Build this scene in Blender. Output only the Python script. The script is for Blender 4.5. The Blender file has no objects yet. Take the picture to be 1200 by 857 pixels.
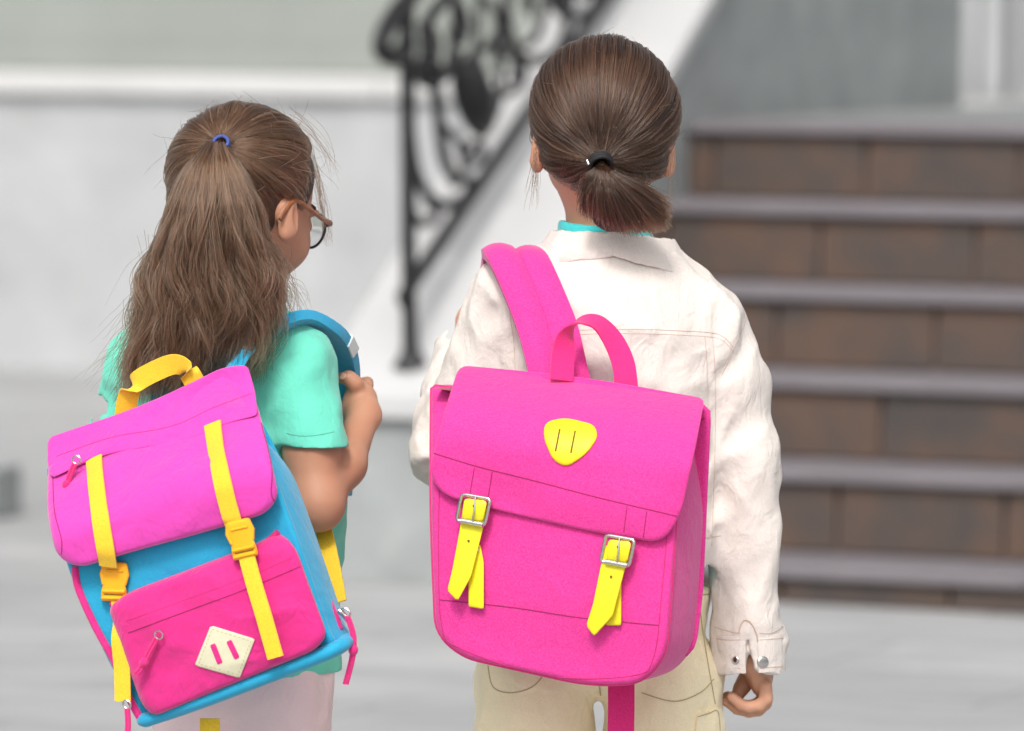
import bpy, math, random
import numpy as np
import openvdb as vdb
from mathutils import Vector, Matrix
from mathutils.bvhtree import BVHTree

random.seed(7)
rng = np.random.default_rng(11)
scene = bpy.context.scene
C = scene.collection
R = math.radians

# ------------------------------------------------------------------ camera
F = 6600.0                      # focal length in pixels of the 1200 px wide photograph
CAM = Vector((0, 0, 1.19))
cam_data = bpy.data.cameras.new('camera')
cam_data.sensor_width = 36.0
cam_data.lens = F / 1200 * 36
cam_data.clip_start = 0.1
cam_data.clip_end = 6000
cam_data.dof.use_dof = True
cam_data.dof.focus_distance = 6.10
cam_data.dof.aperture_fstop = 4.6
cam_data.dof.aperture_blades = 9
cam = bpy.data.objects.new('camera', cam_data)
C.objects.link(cam)
CR = Matrix.Rotation(R(90 - 3.7), 3, 'X') @ Matrix.Rotation(R(0.5), 3, 'Z')
cam.matrix_world = Matrix.Translation(CAM) @ CR.to_4x4()
scene.camera = cam

# ------------------------------------------------------------------ sky and sun (bright overcast)
SUN_EL, SUN_AZ = 48, 191        # azimuth measured from +Y clockwise: behind the camera, a little to the left
world = bpy.data.worlds.new('World')
scene.world = world
world.use_nodes = True
wn, wl = world.node_tree.nodes, world.node_tree.links
wn.clear()
sky = wn.new('ShaderNodeTexSky')
sky.sky_type = 'NISHITA'
sky.sun_disc = False
sky.sun_elevation = R(SUN_EL)
sky.sun_rotation = R(SUN_AZ)
sky.air_density = 1.0
sky.dust_density = 6.0
sky.ozone_density = 0.6
hsv = wn.new('ShaderNodeHueSaturation')       # cloud cover: the same sky with most of its blue taken out
hsv.inputs['Saturation'].default_value = 0.22
bg = wn.new('ShaderNodeBackground')
bg.inputs['Strength'].default_value = 0.125
wo = wn.new('ShaderNodeOutputWorld')
wl.new(sky.outputs[0], hsv.inputs['Color'])
wl.new(hsv.outputs[0], bg.inputs[0])
wl.new(bg.outputs[0], wo.inputs[0])
sd = bpy.data.lights.new('sun', 'SUN')
sd.energy = 1.5
sd.angle = R(10)
sd.color = (1.0, 0.955, 0.90)
sun = bpy.data.objects.new('sun', sd)
C.objects.link(sun)
_d = Vector((math.sin(R(SUN_AZ)) * math.cos(R(SUN_EL)), math.cos(R(SUN_AZ)) * math.cos(R(SUN_EL)), math.sin(R(SUN_EL))))
sun.rotation_euler = _d.to_track_quat('Z', 'Y').to_euler()

scene.view_settings.view_transform = 'Standard'
scene.view_settings.look = 'None'
scene.view_settings.gamma = 1.0
scene.view_settings.use_curve_mapping = False
scene.view_settings.exposure = 0.34
scene.cycles.use_denoising = True
scene.cycles.max_bounces = 6
scene.cycles.transparent_max_bounces = 6
scene.cycles.sample_clamp_indirect = 6

# ------------------------------------------------------------------ picture ray -> place
def ray(px, py):
    d = CR @ Vector(((px - 600) / F, -(py - 428.5) / F, -1))
    return d
def at(px, py, Y):
    d = ray(px, py)
    return CAM + d * (Y / d.y)
def ground_at(px, py, z=0.0):
    d = ray(px, py)
    return CAM + d * ((z - CAM.z) / d.z)

# ------------------------------------------------------------------ things, parts
def link(name, data, parent=None):
    o = bpy.data.objects.new(name, data)
    C.objects.link(o)
    if parent is not None:
        o.parent = parent
        loc = Vector((0, 0, 0))
        q = parent
        while q is not None:
            loc += Vector(q.location) if q.get('_base') else Vector((0, 0, 0))
            q = q.parent
        if parent.get('_base'):
            o.matrix_parent_inverse = Matrix.Translation(-Vector(parent.location))
    return o
def tag(o, label=None, cat=None, group=None, kind=None):
    if label: o['label'] = label
    if cat: o['category'] = cat
    if group: o['group'] = group
    if kind: o['kind'] = kind
    return o
def thing(name, label, cat, loc=(0, 0, 0), group=None):
    o = bpy.data.objects.new(name, None)
    C.objects.link(o)
    o.location = loc
    o.empty_display_size = 0.1
    o['_base'] = 1
    return tag(o, label, cat, group, 'thing')

def mesh_np(name, V, Fq):
    """V (n,3), Fq (m,k) all faces with k corners"""
    me = bpy.data.meshes.new(name)
    V = np.asarray(V, np.float32); Fq = np.asarray(Fq, np.int32)
    me.vertices.add(len(V)); me.vertices.foreach_set('co', V.ravel())
    k = Fq.shape[1]
    me.loops.add(Fq.size); me.loops.foreach_set('vertex_index', Fq.ravel())
    me.polygons.add(len(Fq))
    me.polygons.foreach_set('loop_start', np.arange(0, Fq.size, k, dtype=np.int32))
    me.polygons.foreach_set('loop_total', np.full(len(Fq), k, np.int32))
    me.polygons.foreach_set('use_smooth', np.ones(len(Fq), bool))
    me.update(calc_edges=True)
    me.validate()
    return me

class MB:
    def __init__(s): s.v, s.f = [], []
    def add(s, v, f):
        o = len(s.v)
        s.v += [tuple(p) for p in v]
        s.f += [tuple(i + o for i in q) for q in f]
        return s
    def box(s, lo, hi, M=None):
        v = [(x, y, z) for x in (lo[0], hi[0]) for y in (lo[1], hi[1]) for z in (lo[2], hi[2])]
        if M is not None: v = [M @ Vector(p) for p in v]
        return s.add(v, [(0, 1, 3, 2), (4, 6, 7, 5), (0, 4, 5, 1), (2, 3, 7, 6), (0, 2, 6, 4), (1, 5, 7, 3)])
    def tube(s, pts, r, sides=8, closed=False, flat=1.0, up=None):
        pts = [Vector(p) for p in pts]
        n = len(pts)
        rr = r if hasattr(r, '__len__') else [r] * n
        tang = []
        for i in range(n):
            a = pts[i - 1] if (i > 0 or closed) else pts[i]
            b = pts[(i + 1) % n] if (i < n - 1 or closed) else pts[i]
            t = (b - a)
            tang.append(t.normalized() if t.length > 1e-9 else Vector((0, 0, 1)))
        u = Vector(up) if up is not None else (Vector((0, 0, 1)) if abs(tang[0].z) < .9 else Vector((1, 0, 0)))
        rings = []
        for i in range(n):
            t = tang[i]
            u = (u - t * u.dot(t))
            u = u.normalized() if u.length > 1e-6 else t.orthogonal().normalized()
            if up is not None:
                u = Vector(up) - t * Vector(up).dot(t)
                u = u.normalized() if u.length > 1e-6 else t.orthogonal().normalized()
            w = t.cross(u)
            rings.append([pts[i] + (u * math.cos(2 * math.pi * k / sides) * flat + w * math.sin(2 * math.pi * k / sides)) * rr[i] for k in range(sides)])
        v = [p for rg in rings for p in rg]
        f = []
        m = n if closed else n - 1
        for i in range(m):
            j = (i + 1) % n
            for k in range(sides):
                k2 = (k + 1) % sides
                f.append((i * sides + k, i * sides + k2, j * sides + k2, j * sides + k))
        if not closed:
            f.append(tuple(range(sides - 1, -1, -1)))
            f.append(tuple((n - 1) * sides + k for k in range(sides)))
        return s.add(v, f)
    def ribbon(s, pts, widths, wdirs, thick, crown=0.0):
        """a strap: section with rounded edges and an optional padded crown"""
        pts = [Vector(p) for p in pts]; n = len(pts)
        ws = widths if hasattr(widths, '__len__') else [widths] * n
        ds = [Vector(d).normalized() for d in (wdirs if isinstance(wdirs, list) else [wdirs] * n)]
        th = thick if hasattr(thick, '__len__') else [thick] * n
        sec = []
        for q in range(7):
            a = -1 + 2 * q / 6
            sec.append((a, 0.5 + crown * (1 - a * a)))
        sec = [(-1.0, 0.0)] + [(a * .985, t) for a, t in sec] + [(1.0, 0.0)] + [(a * .985, -0.5) for a, t in reversed(sec)]
        m = len(sec)
        v = []
        for i in range(n):
            t = (pts[min(i + 1, n - 1)] - pts[max(i - 1, 0)]).normalized()
            w = (ds[i] - t * ds[i].dot(t)).normalized()
            nn = w.cross(t)
            for a, h in sec:
                v.append(pts[i] + w * (a * ws[i] / 2) + nn * (h * th[i]))
        f = []
        for i in range(n - 1):
            for k in range(m):
                k2 = (k + 1) % m
                f.append((i * m + k, i * m + k2, (i + 1) * m + k2, (i + 1) * m + k))
        f.append(tuple(range(m - 1, -1, -1)))
        f.append(tuple((n - 1) * m + k for k in range(m)))
        return s.add(v, f)
    def build(s, name, mat, parent=None, smooth=True, sharp=None, bevel=0.0):
        me = bpy.data.meshes.new(name)
        me.from_pydata(s.v, [], s.f)
        me.validate()
        me.update()
        import bmesh
        bm = bmesh.new(); bm.from_mesh(me)
        bmesh.ops.recalc_face_normals(bm, faces=bm.faces)
        if bevel > 0:
            ed = [e for e in bm.edges if len(e.link_faces) == 2 and e.calc_face_angle(0) > .6]
            bmesh.ops.bevel(bm, geom=ed, offset=bevel, segments=2, affect='EDGES', profile=.5)
        bm.to_mesh(me); bm.free()
        if smooth:
            me.polygons.foreach_set('use_smooth', [True] * len(me.polygons))
            me.set_sharp_from_angle(angle=R(sharp or 50))
        if mat is not None: me.materials.append(mat)
        return link(name, me, parent)

def spline(pts, n, closed=False):
    """Catmull-Rom through points, n samples (numpy)"""
    P = np.array([tuple(p) for p in pts], float)
    m = len(P)
    out = []
    segs = m if closed else m - 1
    for q in range(n):
        t = q / (n if closed else n - 1) * segs
        i = min(int(t), segs - 1); f = t - i
        if closed:
            a, b, c, d = P[(i - 1) % m], P[i % m], P[(i + 1) % m], P[(i + 2) % m]
        else:
            a, b, c, d = P[max(i - 1, 0)], P[i], P[i + 1], P[min(i + 2, m - 1)]
        out.append(.5 * ((2 * b) + (-a + c) * f + (2 * a - 5 * b + 4 * c - d) * f * f + (-a + 3 * b - 3 * c + d) * f ** 3))
    return np.array(out)

# ------------------------------------------------------------------ vector noise
def _hash(ix, iy, iz, seed):
    h = (ix * 374761393 + iy * 668265263 + iz * 2147483647 + seed * 1274126177) & 0xFFFFFFFF
    h = ((h ^ (h >> 13)) * 1274126177) & 0xFFFFFFFF
    h = h ^ (h >> 16)
    return (h & 0xFFFF) / 32767.5 - 1.0
def vnoise(P, scale, seed=0):
    Q = np.asarray(P, np.float64) * scale
    I = np.floor(Q).astype(np.int64); f = Q - I
    f = f * f * f * (f * (f * 6 - 15) + 10)
    x, y, z = I[..., 0], I[..., 1], I[..., 2]
    def L(a, b, t): return a + (b - a) * t
    c = [[[_hash(x + i, y + j, z + k, seed) for k in (0, 1)] for j in (0, 1)] for i in (0, 1)]
    fx, fy, fz = f[..., 0], f[..., 1], f[..., 2]
    return L(L(L(c[0][0][0], c[1][0][0], fx), L(c[0][1][0], c[1][1][0], fx), fy),
             L(L(c[0][0][1], c[1][0][1], fx), L(c[0][1][1], c[1][1][1], fx), fy), fz)
def folds(P, axis, scale, stretch, seed):
    """creases that run along axis: ridged noise squeezed across it"""
    a = np.array(axis, float); a /= np.linalg.norm(a)
    t = P @ a
    Q = P - np.outer(t, a) * (1 - 1 / stretch)
    n = vnoise(Q, scale, seed)
    return (1 - np.abs(n) * 2.2) * .6 + .4 * vnoise(Q, scale * 2.1, seed + 5)

# ------------------------------------------------------------------ implicit solids -> one continuous surface
class Vol:
    def __init__(s, lo, hi, h):
        s.lo = np.array(lo, float); s.h = h
        s.n = np.ceil((np.array(hi) - s.lo) / h).astype(int)
        s.d = np.full(s.n, .15, np.float32)
    def sl(s, lo, hi):
        a = np.clip(np.floor((np.array(lo) - s.lo) / s.h).astype(int), 0, s.n)
        b = np.clip(np.ceil((np.array(hi) - s.lo) / s.h).astype(int) + 1, 0, s.n)
        ax = [s.lo[i] + s.h * np.arange(a[i], b[i]) for i in range(3)]
        return (slice(a[0], b[0]), slice(a[1], b[1]), slice(a[2], b[2])), ax[0][:, None, None], ax[1][None, :, None], ax[2][None, None, :]
    def put(s, S, e, k, op):
        d = s.d[S]
        if d.size == 0: return
        if op == 'u':
            h = np.maximum(k - np.abs(d - e), 0) / k
            s.d[S] = np.minimum(d, e) - h * h * k * .25
        elif op == 's':
            e = -e
            h = np.maximum(k - np.abs(d - e), 0) / k
            s.d[S] = np.maximum(d, e) + h * h * k * .25
    def cone(s, a, b, ra, rb, k=.02, op='u', sc=(1, 1, 1), grow=0.0):
        a = np.array(a, float); b = np.array(b, float)
        m = max(ra, rb) * max(sc) + k + .03 + grow
        S, X, Y, Z = s.sl(np.minimum(a, b) - m, np.maximum(a, b) + m)
        q = np.array(sc, float)
        ab = (b - a) / q; L = max(ab @ ab, 1e-12)
        px, py, pz = (X - a[0]) / q[0], (Y - a[1]) / q[1], (Z - a[2]) / q[2]
        t = np.clip((px * ab[0] + py * ab[1] + pz * ab[2]) / L, 0, 1)
        e = np.sqrt((px - t * ab[0]) ** 2 + (py - t * ab[1]) ** 2 + (pz - t * ab[2]) ** 2) - (ra + (rb - ra) * t)
        s.put(S, e * min(1, min(sc) ** .5) - grow, k, op)
    def ell(s, c, r, M=None, k=.02, op='u', grow=0.0):
        c = np.array(c, float); m = max(r) + k + .03 + grow
        S, X, Y, Z = s.sl(c - m, c + m)
        x, y, z = X - c[0], Y - c[1], Z - c[2]
        if M is not None:   # columns of M: local axes in the world
            M = np.array(M)
            x, y, z = (x * M[0, i] + y * M[1, i] + z * M[2, i] for i in range(3))
        k0 = np.sqrt((x / r[0]) ** 2 + (y / r[1]) ** 2 + (z / r[2]) ** 2)
        k1 = np.sqrt((x / r[0] ** 2) ** 2 + (y / r[1] ** 2) ** 2 + (z / r[2] ** 2) ** 2)
        s.put(S, k0 * (k0 - 1) / np.maximum(k1, 1e-6) - grow, k, op)
    def half(s, p, n, lo=None, hi=None):
        """cut away everything on the +n side of the plane through p (inside a box)"""
        lo = s.lo if lo is None else lo; hi = s.lo + s.n * s.h if hi is None else hi
        S, X, Y, Z = s.sl(lo, hi)
        n = np.array(n, float); n /= np.linalg.norm(n)
        e = (X - p[0]) * n[0] + (Y - p[1]) * n[1] + (Z - p[2]) * n[2]
        s.d[S] = np.maximum(s.d[S], e)
    def wrinkle(s, fn, band=.02):
        idx = np.argwhere(np.abs(s.d) < band)
        P = s.lo + idx * s.h
        s.d[idx[:, 0], idx[:, 1], idx[:, 2]] -= fn(P).astype(np.float32)
    def mesh(s, name, mat, parent=None, smooth=1):
        g = vdb.FloatGrid(.15)
        g.copyFromArray(np.ascontiguousarray(s.d))
        pts, quads = g.convertToQuads(0.0)
        pts = np.asarray(pts, np.float64); quads = np.asarray(quads, np.int64)
        V = s.lo + pts * s.h
        a, b, c = V[quads[:, 0]], V[quads[:, 1]], V[quads[:, 2]]
        vol = np.einsum('ij,ij->i', a, np.cross(b, c)).sum()
        if vol < 0: quads = quads[:, ::-1]
        # keep the largest connected piece(s) with a light smoothing
        for _ in range(smooth):
            acc = np.zeros_like(V); cnt = np.zeros(len(V))
            for i in range(4):
                u, w = quads[:, i], quads[:, (i + 1) % 4]
                for j in range(3):
                    acc[:, j] += np.bincount(u, V[w, j], len(V)) + np.bincount(w, V[u, j], len(V))
                cnt += np.bincount(u, minlength=len(V)) + np.bincount(w, minlength=len(V))
            V = V * .5 + acc / cnt[:, None] * .5
        me = mesh_np(name, V, quads)
        if mat is not None: me.materials.append(mat)
        return link(name, me, parent)

def bvh_of(*objs):
    V, P = [], []
    for o in objs:
        off = len(V)
        V += [v.co.copy() for v in o.data.vertices]
        P += [[i + off for i in p.vertices] for p in o.data.polygons]
    return BVHTree.FromPolygons(V, P)
def on_surface(bvh, px, py, lift=0.0):
    d = ray(px, py).normalized()
    loc, nor, i, dist = bvh.ray_cast(CAM, d)
    if loc is None: return None
    if nor.dot(d) > 0: nor = -nor
    return loc + nor * lift
def surf_line(bvh, pts, n, lift=0.0):
    out = []
    for p in spline(pts, n):
        q = on_surface(bvh, p[0], p[1], lift)
        if q is not None: out.append(q)
    return out
# ------------------------------------------------------------------ materials
def nt(name):
    m = bpy.data.materials.new(name); m.use_nodes = True
    t = m.node_tree; b = t.nodes['Principled BSDF']
    return m, t, t.nodes, t.links, b
def _mix(t, fac, a, b):
    n = t.nodes.new('ShaderNodeMix'); n.data_type = 'RGBA'
    t.links.new(fac, n.inputs[0])
    for s, v in ((6, a), (7, b)):
        if hasattr(v, 'is_output') or hasattr(v, 'links') and not isinstance(v, tuple): t.links.new(v, n.inputs[s])
        else: n.inputs[s].default_value = (*v, 1)
    return n.outputs[2]
def _noise(t, scale, detail=3, rough=.55, vec=None, dist=0.0):
    n = t.nodes.new('ShaderNodeTexNoise')
    n.inputs['Scale'].default_value = scale; n.inputs['Detail'].default_value = detail
    n.inputs['Roughness'].default_value = rough; n.inputs['Distortion'].default_value = dist
    if vec is not None: t.links.new(vec, n.inputs['Vector'])
    return n.outputs['Fac']
def _ramp(t, fac, stops):
    r = t.nodes.new('ShaderNodeValToRGB')
    while len(r.color_ramp.elements) < len(stops): r.color_ramp.elements.new(.5)
    for e, (p, c) in zip(r.color_ramp.elements, stops): e.position = p; e.color = (*c, 1)
    t.links.new(fac, r.inputs[0]); return r.outputs[0]
def _coord(t, kind='Object', scale=(1, 1, 1), rot=(0, 0, 0)):
    c = t.nodes.new('ShaderNodeTexCoord'); m = t.nodes.new('ShaderNodeMapping')
    m.inputs['Scale'].default_value = scale; m.inputs['Rotation'].default_value = rot
    t.links.new(c.outputs[kind], m.inputs[0]); return m.outputs[0]
def _bump(t, b, h, strength, dist):
    n = t.nodes.new('ShaderNodeBump'); n.inputs['Strength'].default_value = strength; n.inputs['Distance'].default_value = dist
    t.links.new(h, n.inputs['Height']); t.links.new(n.outputs[0], b.inputs['Normal']); return n
def mul(c, f): return tuple(x * f for x in c)

def fabric(name, col, heather=.12, rough=.8, sheen=.25, weave=900, crease=.35, crease_scale=28, col2=None, ridge=0.0, thread=3.2):
    m, t, N, L, b = nt(name)
    v = _coord(t)
    vx = _coord(t, scale=(1 / thread ** .5, 1 / thread ** .5, thread ** .5)); vz = _coord(t, scale=(thread ** .5, thread ** .5, 1 / thread ** .5))
    n1 = _noise(t, weave, 1, .5, vx); n2 = _noise(t, weave, 1, .5, vz)
    mm = N.new('ShaderNodeMath'); mm.operation = 'ADD'; L.new(n1, mm.inputs[0]); L.new(n2, mm.inputs[1])
    hv = N.new('ShaderNodeMath'); hv.operation = 'MULTIPLY'; hv.inputs[1].default_value = .5; L.new(mm.outputs[0], hv.inputs[0])
    c = _ramp(t, hv.outputs[0], [(.38, mul(col, 1 - heather)), (.62, col2 or tuple(min(1, x * (1 + heather * .6) + heather * .06) for x in col))])
    big = _noise(t, 9, 3, .6, v)
    c2 = _mix(t, _ramp(t, big, [(.35, (0, 0, 0)), (.7, (1, 1, 1))]), c, c)
    L.new(c, b.inputs['Base Color'])
    b.inputs['Roughness'].default_value = rough
    b.inputs['Sheen Weight'].default_value = sheen
    b.inputs['Sheen Roughness'].default_value = .5
    b.inputs['Specular IOR Level'].default_value = .25
    cr = _noise(t, crease_scale, 4, .55, v, .6)
    a = N.new('ShaderNodeMath'); a.operation = 'MULTIPLY_ADD'; a.inputs[1].default_value = .06; L.new(hv.outputs[0], a.inputs[0])
    s2 = N.new('ShaderNodeMath'); s2.operation = 'MULTIPLY'; s2.inputs[1].default_value = 1.0; L.new(cr, s2.inputs[0])
    if ridge:
        rn = _noise(t, crease_scale * 1.9, 2, .5, _coord(t, scale=(1, 1, .55), rot=(0, R(25), 0)), 1.4)
        r1 = N.new('ShaderNodeMath'); r1.operation = 'SUBTRACT'; r1.inputs[1].default_value = .5; L.new(rn, r1.inputs[0])
        r2 = N.new('ShaderNodeMath'); r2.operation = 'ABSOLUTE'; L.new(r1.outputs[0], r2.inputs[0])
        r3 = N.new('ShaderNodeMath'); r3.operation = 'MULTIPLY_ADD'; r3.inputs[1].default_value = -ridge
        L.new(r2.outputs[0], r3.inputs[0]); L.new(s2.outputs[0], r3.inputs[2]); s2 = r3
    L.new(s2.outputs[0], a.inputs[2])
    _bump(t, b, a.outputs[0], crease, .006)
    return m
def plain(name, col, rough=.5, metal=0.0, spec=.5, coat=0.0, vary=.0, vscale=40, bump=0.0):
    m, t, N, L, b = nt(name)
    n = _noise(t, vscale, 4, .6, _coord(t))
    c = _ramp(t, n, [(.3, mul(col, 1 - vary)), (.7, mul(col, 1 + vary * .5))])
    L.new(c, b.inputs['Base Color'])
    b.inputs['Roughness'].default_value = rough; b.inputs['Metallic'].default_value = metal
    b.inputs['Specular IOR Level'].default_value = spec; b.inputs['Coat Weight'].default_value = coat
    if bump: _bump(t, b, n, bump, .003)
    return m
def skin(name, col):
    m, t, N, L, b = nt(name)
    v = _coord(t)
    n = _noise(t, 22, 4, .6, v)
    c = _ramp(t, n, [(.3, (col[0] * .95, col[1] * .86, col[2] * .82)), (.7, col)])
    L.new(c, b.inputs['Base Color'])
    b.inputs['Roughness'].default_value = .52
    b.inputs['Subsurface Weight'].default_value = .25
    b.inputs['Subsurface Radius'].default_value = (1, .35, .2)
    b.inputs['Subsurface Scale'].default_value = .006
    b.inputs['Specular IOR Level'].default_value = .35
    _bump(t, b, _noise(t, 700, 2, .5, v), .12, .0006)
    return m
def hair_mat(name, col, rand=.35):
    m, t, N, L, b = nt(name)
    N.remove(b)
    h = N.new('ShaderNodeBsdfHairPrincipled')
    h.model = 'CHIANG'; h.parametrization = 'COLOR'
    hi = N.new('ShaderNodeHairInfo')
    c = _ramp(t, hi.outputs['Random'], [(0, mul(col, .35)), (.55, col), (.85, mul(col, 1.9)), (1, tuple(min(1, x * 3.2) for x in col))])
    L.new(c, h.inputs['Color'])
    h.inputs['Roughness'].default_value = .32
    h.inputs['Radial Roughness'].default_value = .45
    h.inputs['Random Roughness'].default_value = .3
    L.new(h.outputs[0], N['Material Output'].inputs[0])
    return m
def stone(name, col, vary=.1, scale=3.0, speck=.06, rough=.85, stretch=(1, 1, 1), bump=.15):
    m, t, N, L, b = nt(name)
    v = _coord(t, 'Object', stretch)
    a = _noise(t, scale, 5, .6, v); s = _noise(t, scale * 30, 3, .7, v)
    c1 = _ramp(t, a, [(.3, mul(col, 1 - vary)), (.7, mul(col, 1 + vary))])
    c2 = _mix(t, _ramp(t, s, [(.45, (0, 0, 0)), (.75, (speck * 8,) * 3)]), c1, mul(col, .6))
    L.new(c2, b.inputs['Base Color']); b.inputs['Roughness'].default_value = rough
    _bump(t, b, s, bump, .004)
    return m

M = {}
M['pink_melange'] = fabric('pink_melange_cloth', (.72, .028, .27), heather=.12, weave=760, crease=.5, crease_scale=24, col2=(.77, .055, .32), ridge=.35, thread=4.0)
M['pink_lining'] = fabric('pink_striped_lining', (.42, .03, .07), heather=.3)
M['pink_web'] = fabric('pink_webbing', (.70, .018, .19), heather=.2, weave=1400, crease=.1)
M['pink_nylon'] = fabric('pink_nylon', (.69, .048, .41), heather=.06, rough=.62, sheen=.4, weave=1600, crease=.9, crease_scale=16, ridge=.5)
M['magenta_nylon'] = fabric('magenta_nylon', (.66, .018, .215), heather=.06, rough=.66, sheen=.3, weave=1600, crease=.9, crease_scale=18, ridge=.5)
M['blue_nylon'] = fabric('blue_nylon', (.012, .345, .575), heather=.08, rough=.66, sheen=.3, weave=1300, crease=.7, crease_scale=18, ridge=.4)
M['blue_pad'] = fabric('blue_padding', (.012, .35, .60), heather=.1, weave=1100, crease=.4, crease_scale=30)
M['yellow_web'] = fabric('yellow_webbing', (.84, .53, .025), heather=.13, rough=.6, weave=800, crease=.2, thread=5)
M['yellow_plastic'] = plain('yellow_plastic', (.88, .42, .01), .38)
M['yellow_leather'] = plain('yellow_leather', (.83, .74, .015), .45, vary=.06, vscale=300, bump=.15)
M['badge_yellow'] = plain('yellow_rubber', (.86, .70, .01), .5, vary=.03, vscale=400, bump=.06)
M['dark_slot'] = plain('dark_slot', (.16, .10, .005), .8)
M['cream_leather'] = plain('cream_leather', (.66, .64, .46), .55, vary=.05, vscale=200, bump=.1)
M['seam_shade'] = plain('painted_seam_shadow', (.30, .008, .09), .8)  # dark line along the bag seams, the shade of the join put into its colour
M['thread_pink'] = plain('pink_thread', (.55, .02, .16), .8)
M['steel'] = plain('polished_steel', (.62, .61, .58), .2, metal=1.0)
M['jacket'] = fabric('white_denim', (.715, .655, .61), heather=.06, rough=.85, sheen=.1, weave=800, crease=.65, crease_scale=20, ridge=.75)
M['jacket_thread'] = plain('peach_thread', (.56, .43, .36), .8)
M['jacket_in'] = fabric('jacket_inside', (.45, .55, .55), heather=.1)
M['mint'] = fabric('mint_jersey', (.14, .62, .47), heather=.05, rough=.9, sheen=.2, weave=1500, crease=.55, crease_scale=20, ridge=.5)
M['teal'] = fabric('teal_jersey', (.05, .55, .56), heather=.05, weave=1500)
M['khaki'] = fabric('khaki_cotton', (.90, .80, .55), heather=.08, rough=.9, weave=1100, crease=.7, crease_scale=20, ridge=.9)
M['khaki_thread'] = plain('khaki_thread', (.45, .37, .21), .8)
M['pale_pink'] = fabric('pale_pink_cotton', (.84, .65, .67), heather=.05, weave=1300, crease=.6, crease_scale=18, ridge=.7)
M['skin_tan'] = skin('tanned_skin', (.50, .265, .172))
M['skin_fair'] = skin('fair_skin', (.59, .33, .22))
M['lip'] = plain('lip_skin', (.5, .16, .13), .4)
M['nail'] = plain('nail', (.68, .38, .30), .3)
M['eye_white'] = plain('eye_white', (.8, .78, .75), .15)
M['eye_brown'] = plain('eye_iris', (.05, .025, .012), .15)
M['hair_dark'] = hair_mat('dark_brown_hair', (.034, .0155, .0085))
M['hair_mid'] = hair_mat('mid_brown_hair', (.085, .043, .0235))
M['mass_dark'] = plain('dark_brown_hair_mass', (.035, .018, .011), .6, vary=.3, vscale=150)
M['mass_mid'] = plain('mid_brown_hair_mass', (.055, .030, .018), .6, vary=.3, vscale=150)
M['black_elastic'] = plain('black_elastic', (.01, .01, .012), .7, vary=.3, vscale=500, bump=.3)
M['blue_elastic'] = plain('blue_elastic', (.05, .09, .32), .7, vary=.2, vscale=500, bump=.3)
M['tortoise'] = plain('amber_acetate', (.26, .085, .028), .25, vary=.4, vscale=80)
M['dark_frame'] = plain('dark_acetate', (.02, .018, .018), .3)
M['rubber'] = plain('white_rubber', (.7, .68, .65), .7)
M['shoe'] = fabric('shoe_canvas', (.5, .5, .55))
M['iron'] = plain('black_wrought_iron', (.022, .022, .024), .5, metal=.3, vary=.3, vscale=30, bump=.2)
M['tread'] = stone('mauve_stone_tread', (.175, .16, .175), .1, 4, .05)
M['grout'] = stone('tile_grout', (.19, .14, .125), .1, 4)
M['wall_pale'] = stone('pale_grey_render', (.43, .442, .452), .13, 4.5, .09)
M['wall_green'] = stone('pale_green_render', (.265, .285, .265), .08, 1.6, .02)
M['wall_grey'] = stone('mottled_grey_granite', (.42, .44, .45), .2, 6.0, .08)
M['wall_cheek'] = stone('grey_green_granite', (.305, .325, .325), .20, 5.0, .06)
M['landing'] = stone('grey_landing_stone', (.215, .228, .23), .1, 3, .04)
M['cap_white'] = stone('white_stone_coping', (.49, .493, .497), .06, 3, .04)
M['ledge_white'] = stone('white_ledge', (.58, .58, .58), .05, 3, .02)
def tile_mat():
    m, t, N, L, b = nt('brown_slate_tile')
    v = _coord(t, 'Object')
    oi = N.new('ShaderNodeObjectInfo')
    ad = N.new('ShaderNodeVectorMath'); ad.operation = 'ADD'
    L.new(v, ad.inputs[0])
    sc = N.new('ShaderNodeVectorMath'); sc.operation = 'SCALE'; sc.inputs[3].default_value = 40
    cmb = N.new('ShaderNodeCombineXYZ'); L.new(oi.outputs['Random'], cmb.inputs[0]); L.new(oi.outputs['Random'], cmb.inputs[1])
    L.new(cmb.outputs[0], sc.inputs[0]); L.new(sc.outputs[0], ad.inputs[1])
    n = _noise(t, 6.5, 3, .5, ad.outputs[0], .3)
    c = _ramp(t, n, [(.28, (.050, .043, .041)), (.48, (.073, .052, .043)), (.64, (.098, .059, .041)), (.82, (.108, .072, .057))])
    L.new(c, b.inputs['Base Color']); b.inputs['Roughness'].default_value = .6
    _bump(t, b, _noise(t, 40, 4, .6, v), .2, .004)
    return m
M['tile'] = tile_mat()
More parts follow.
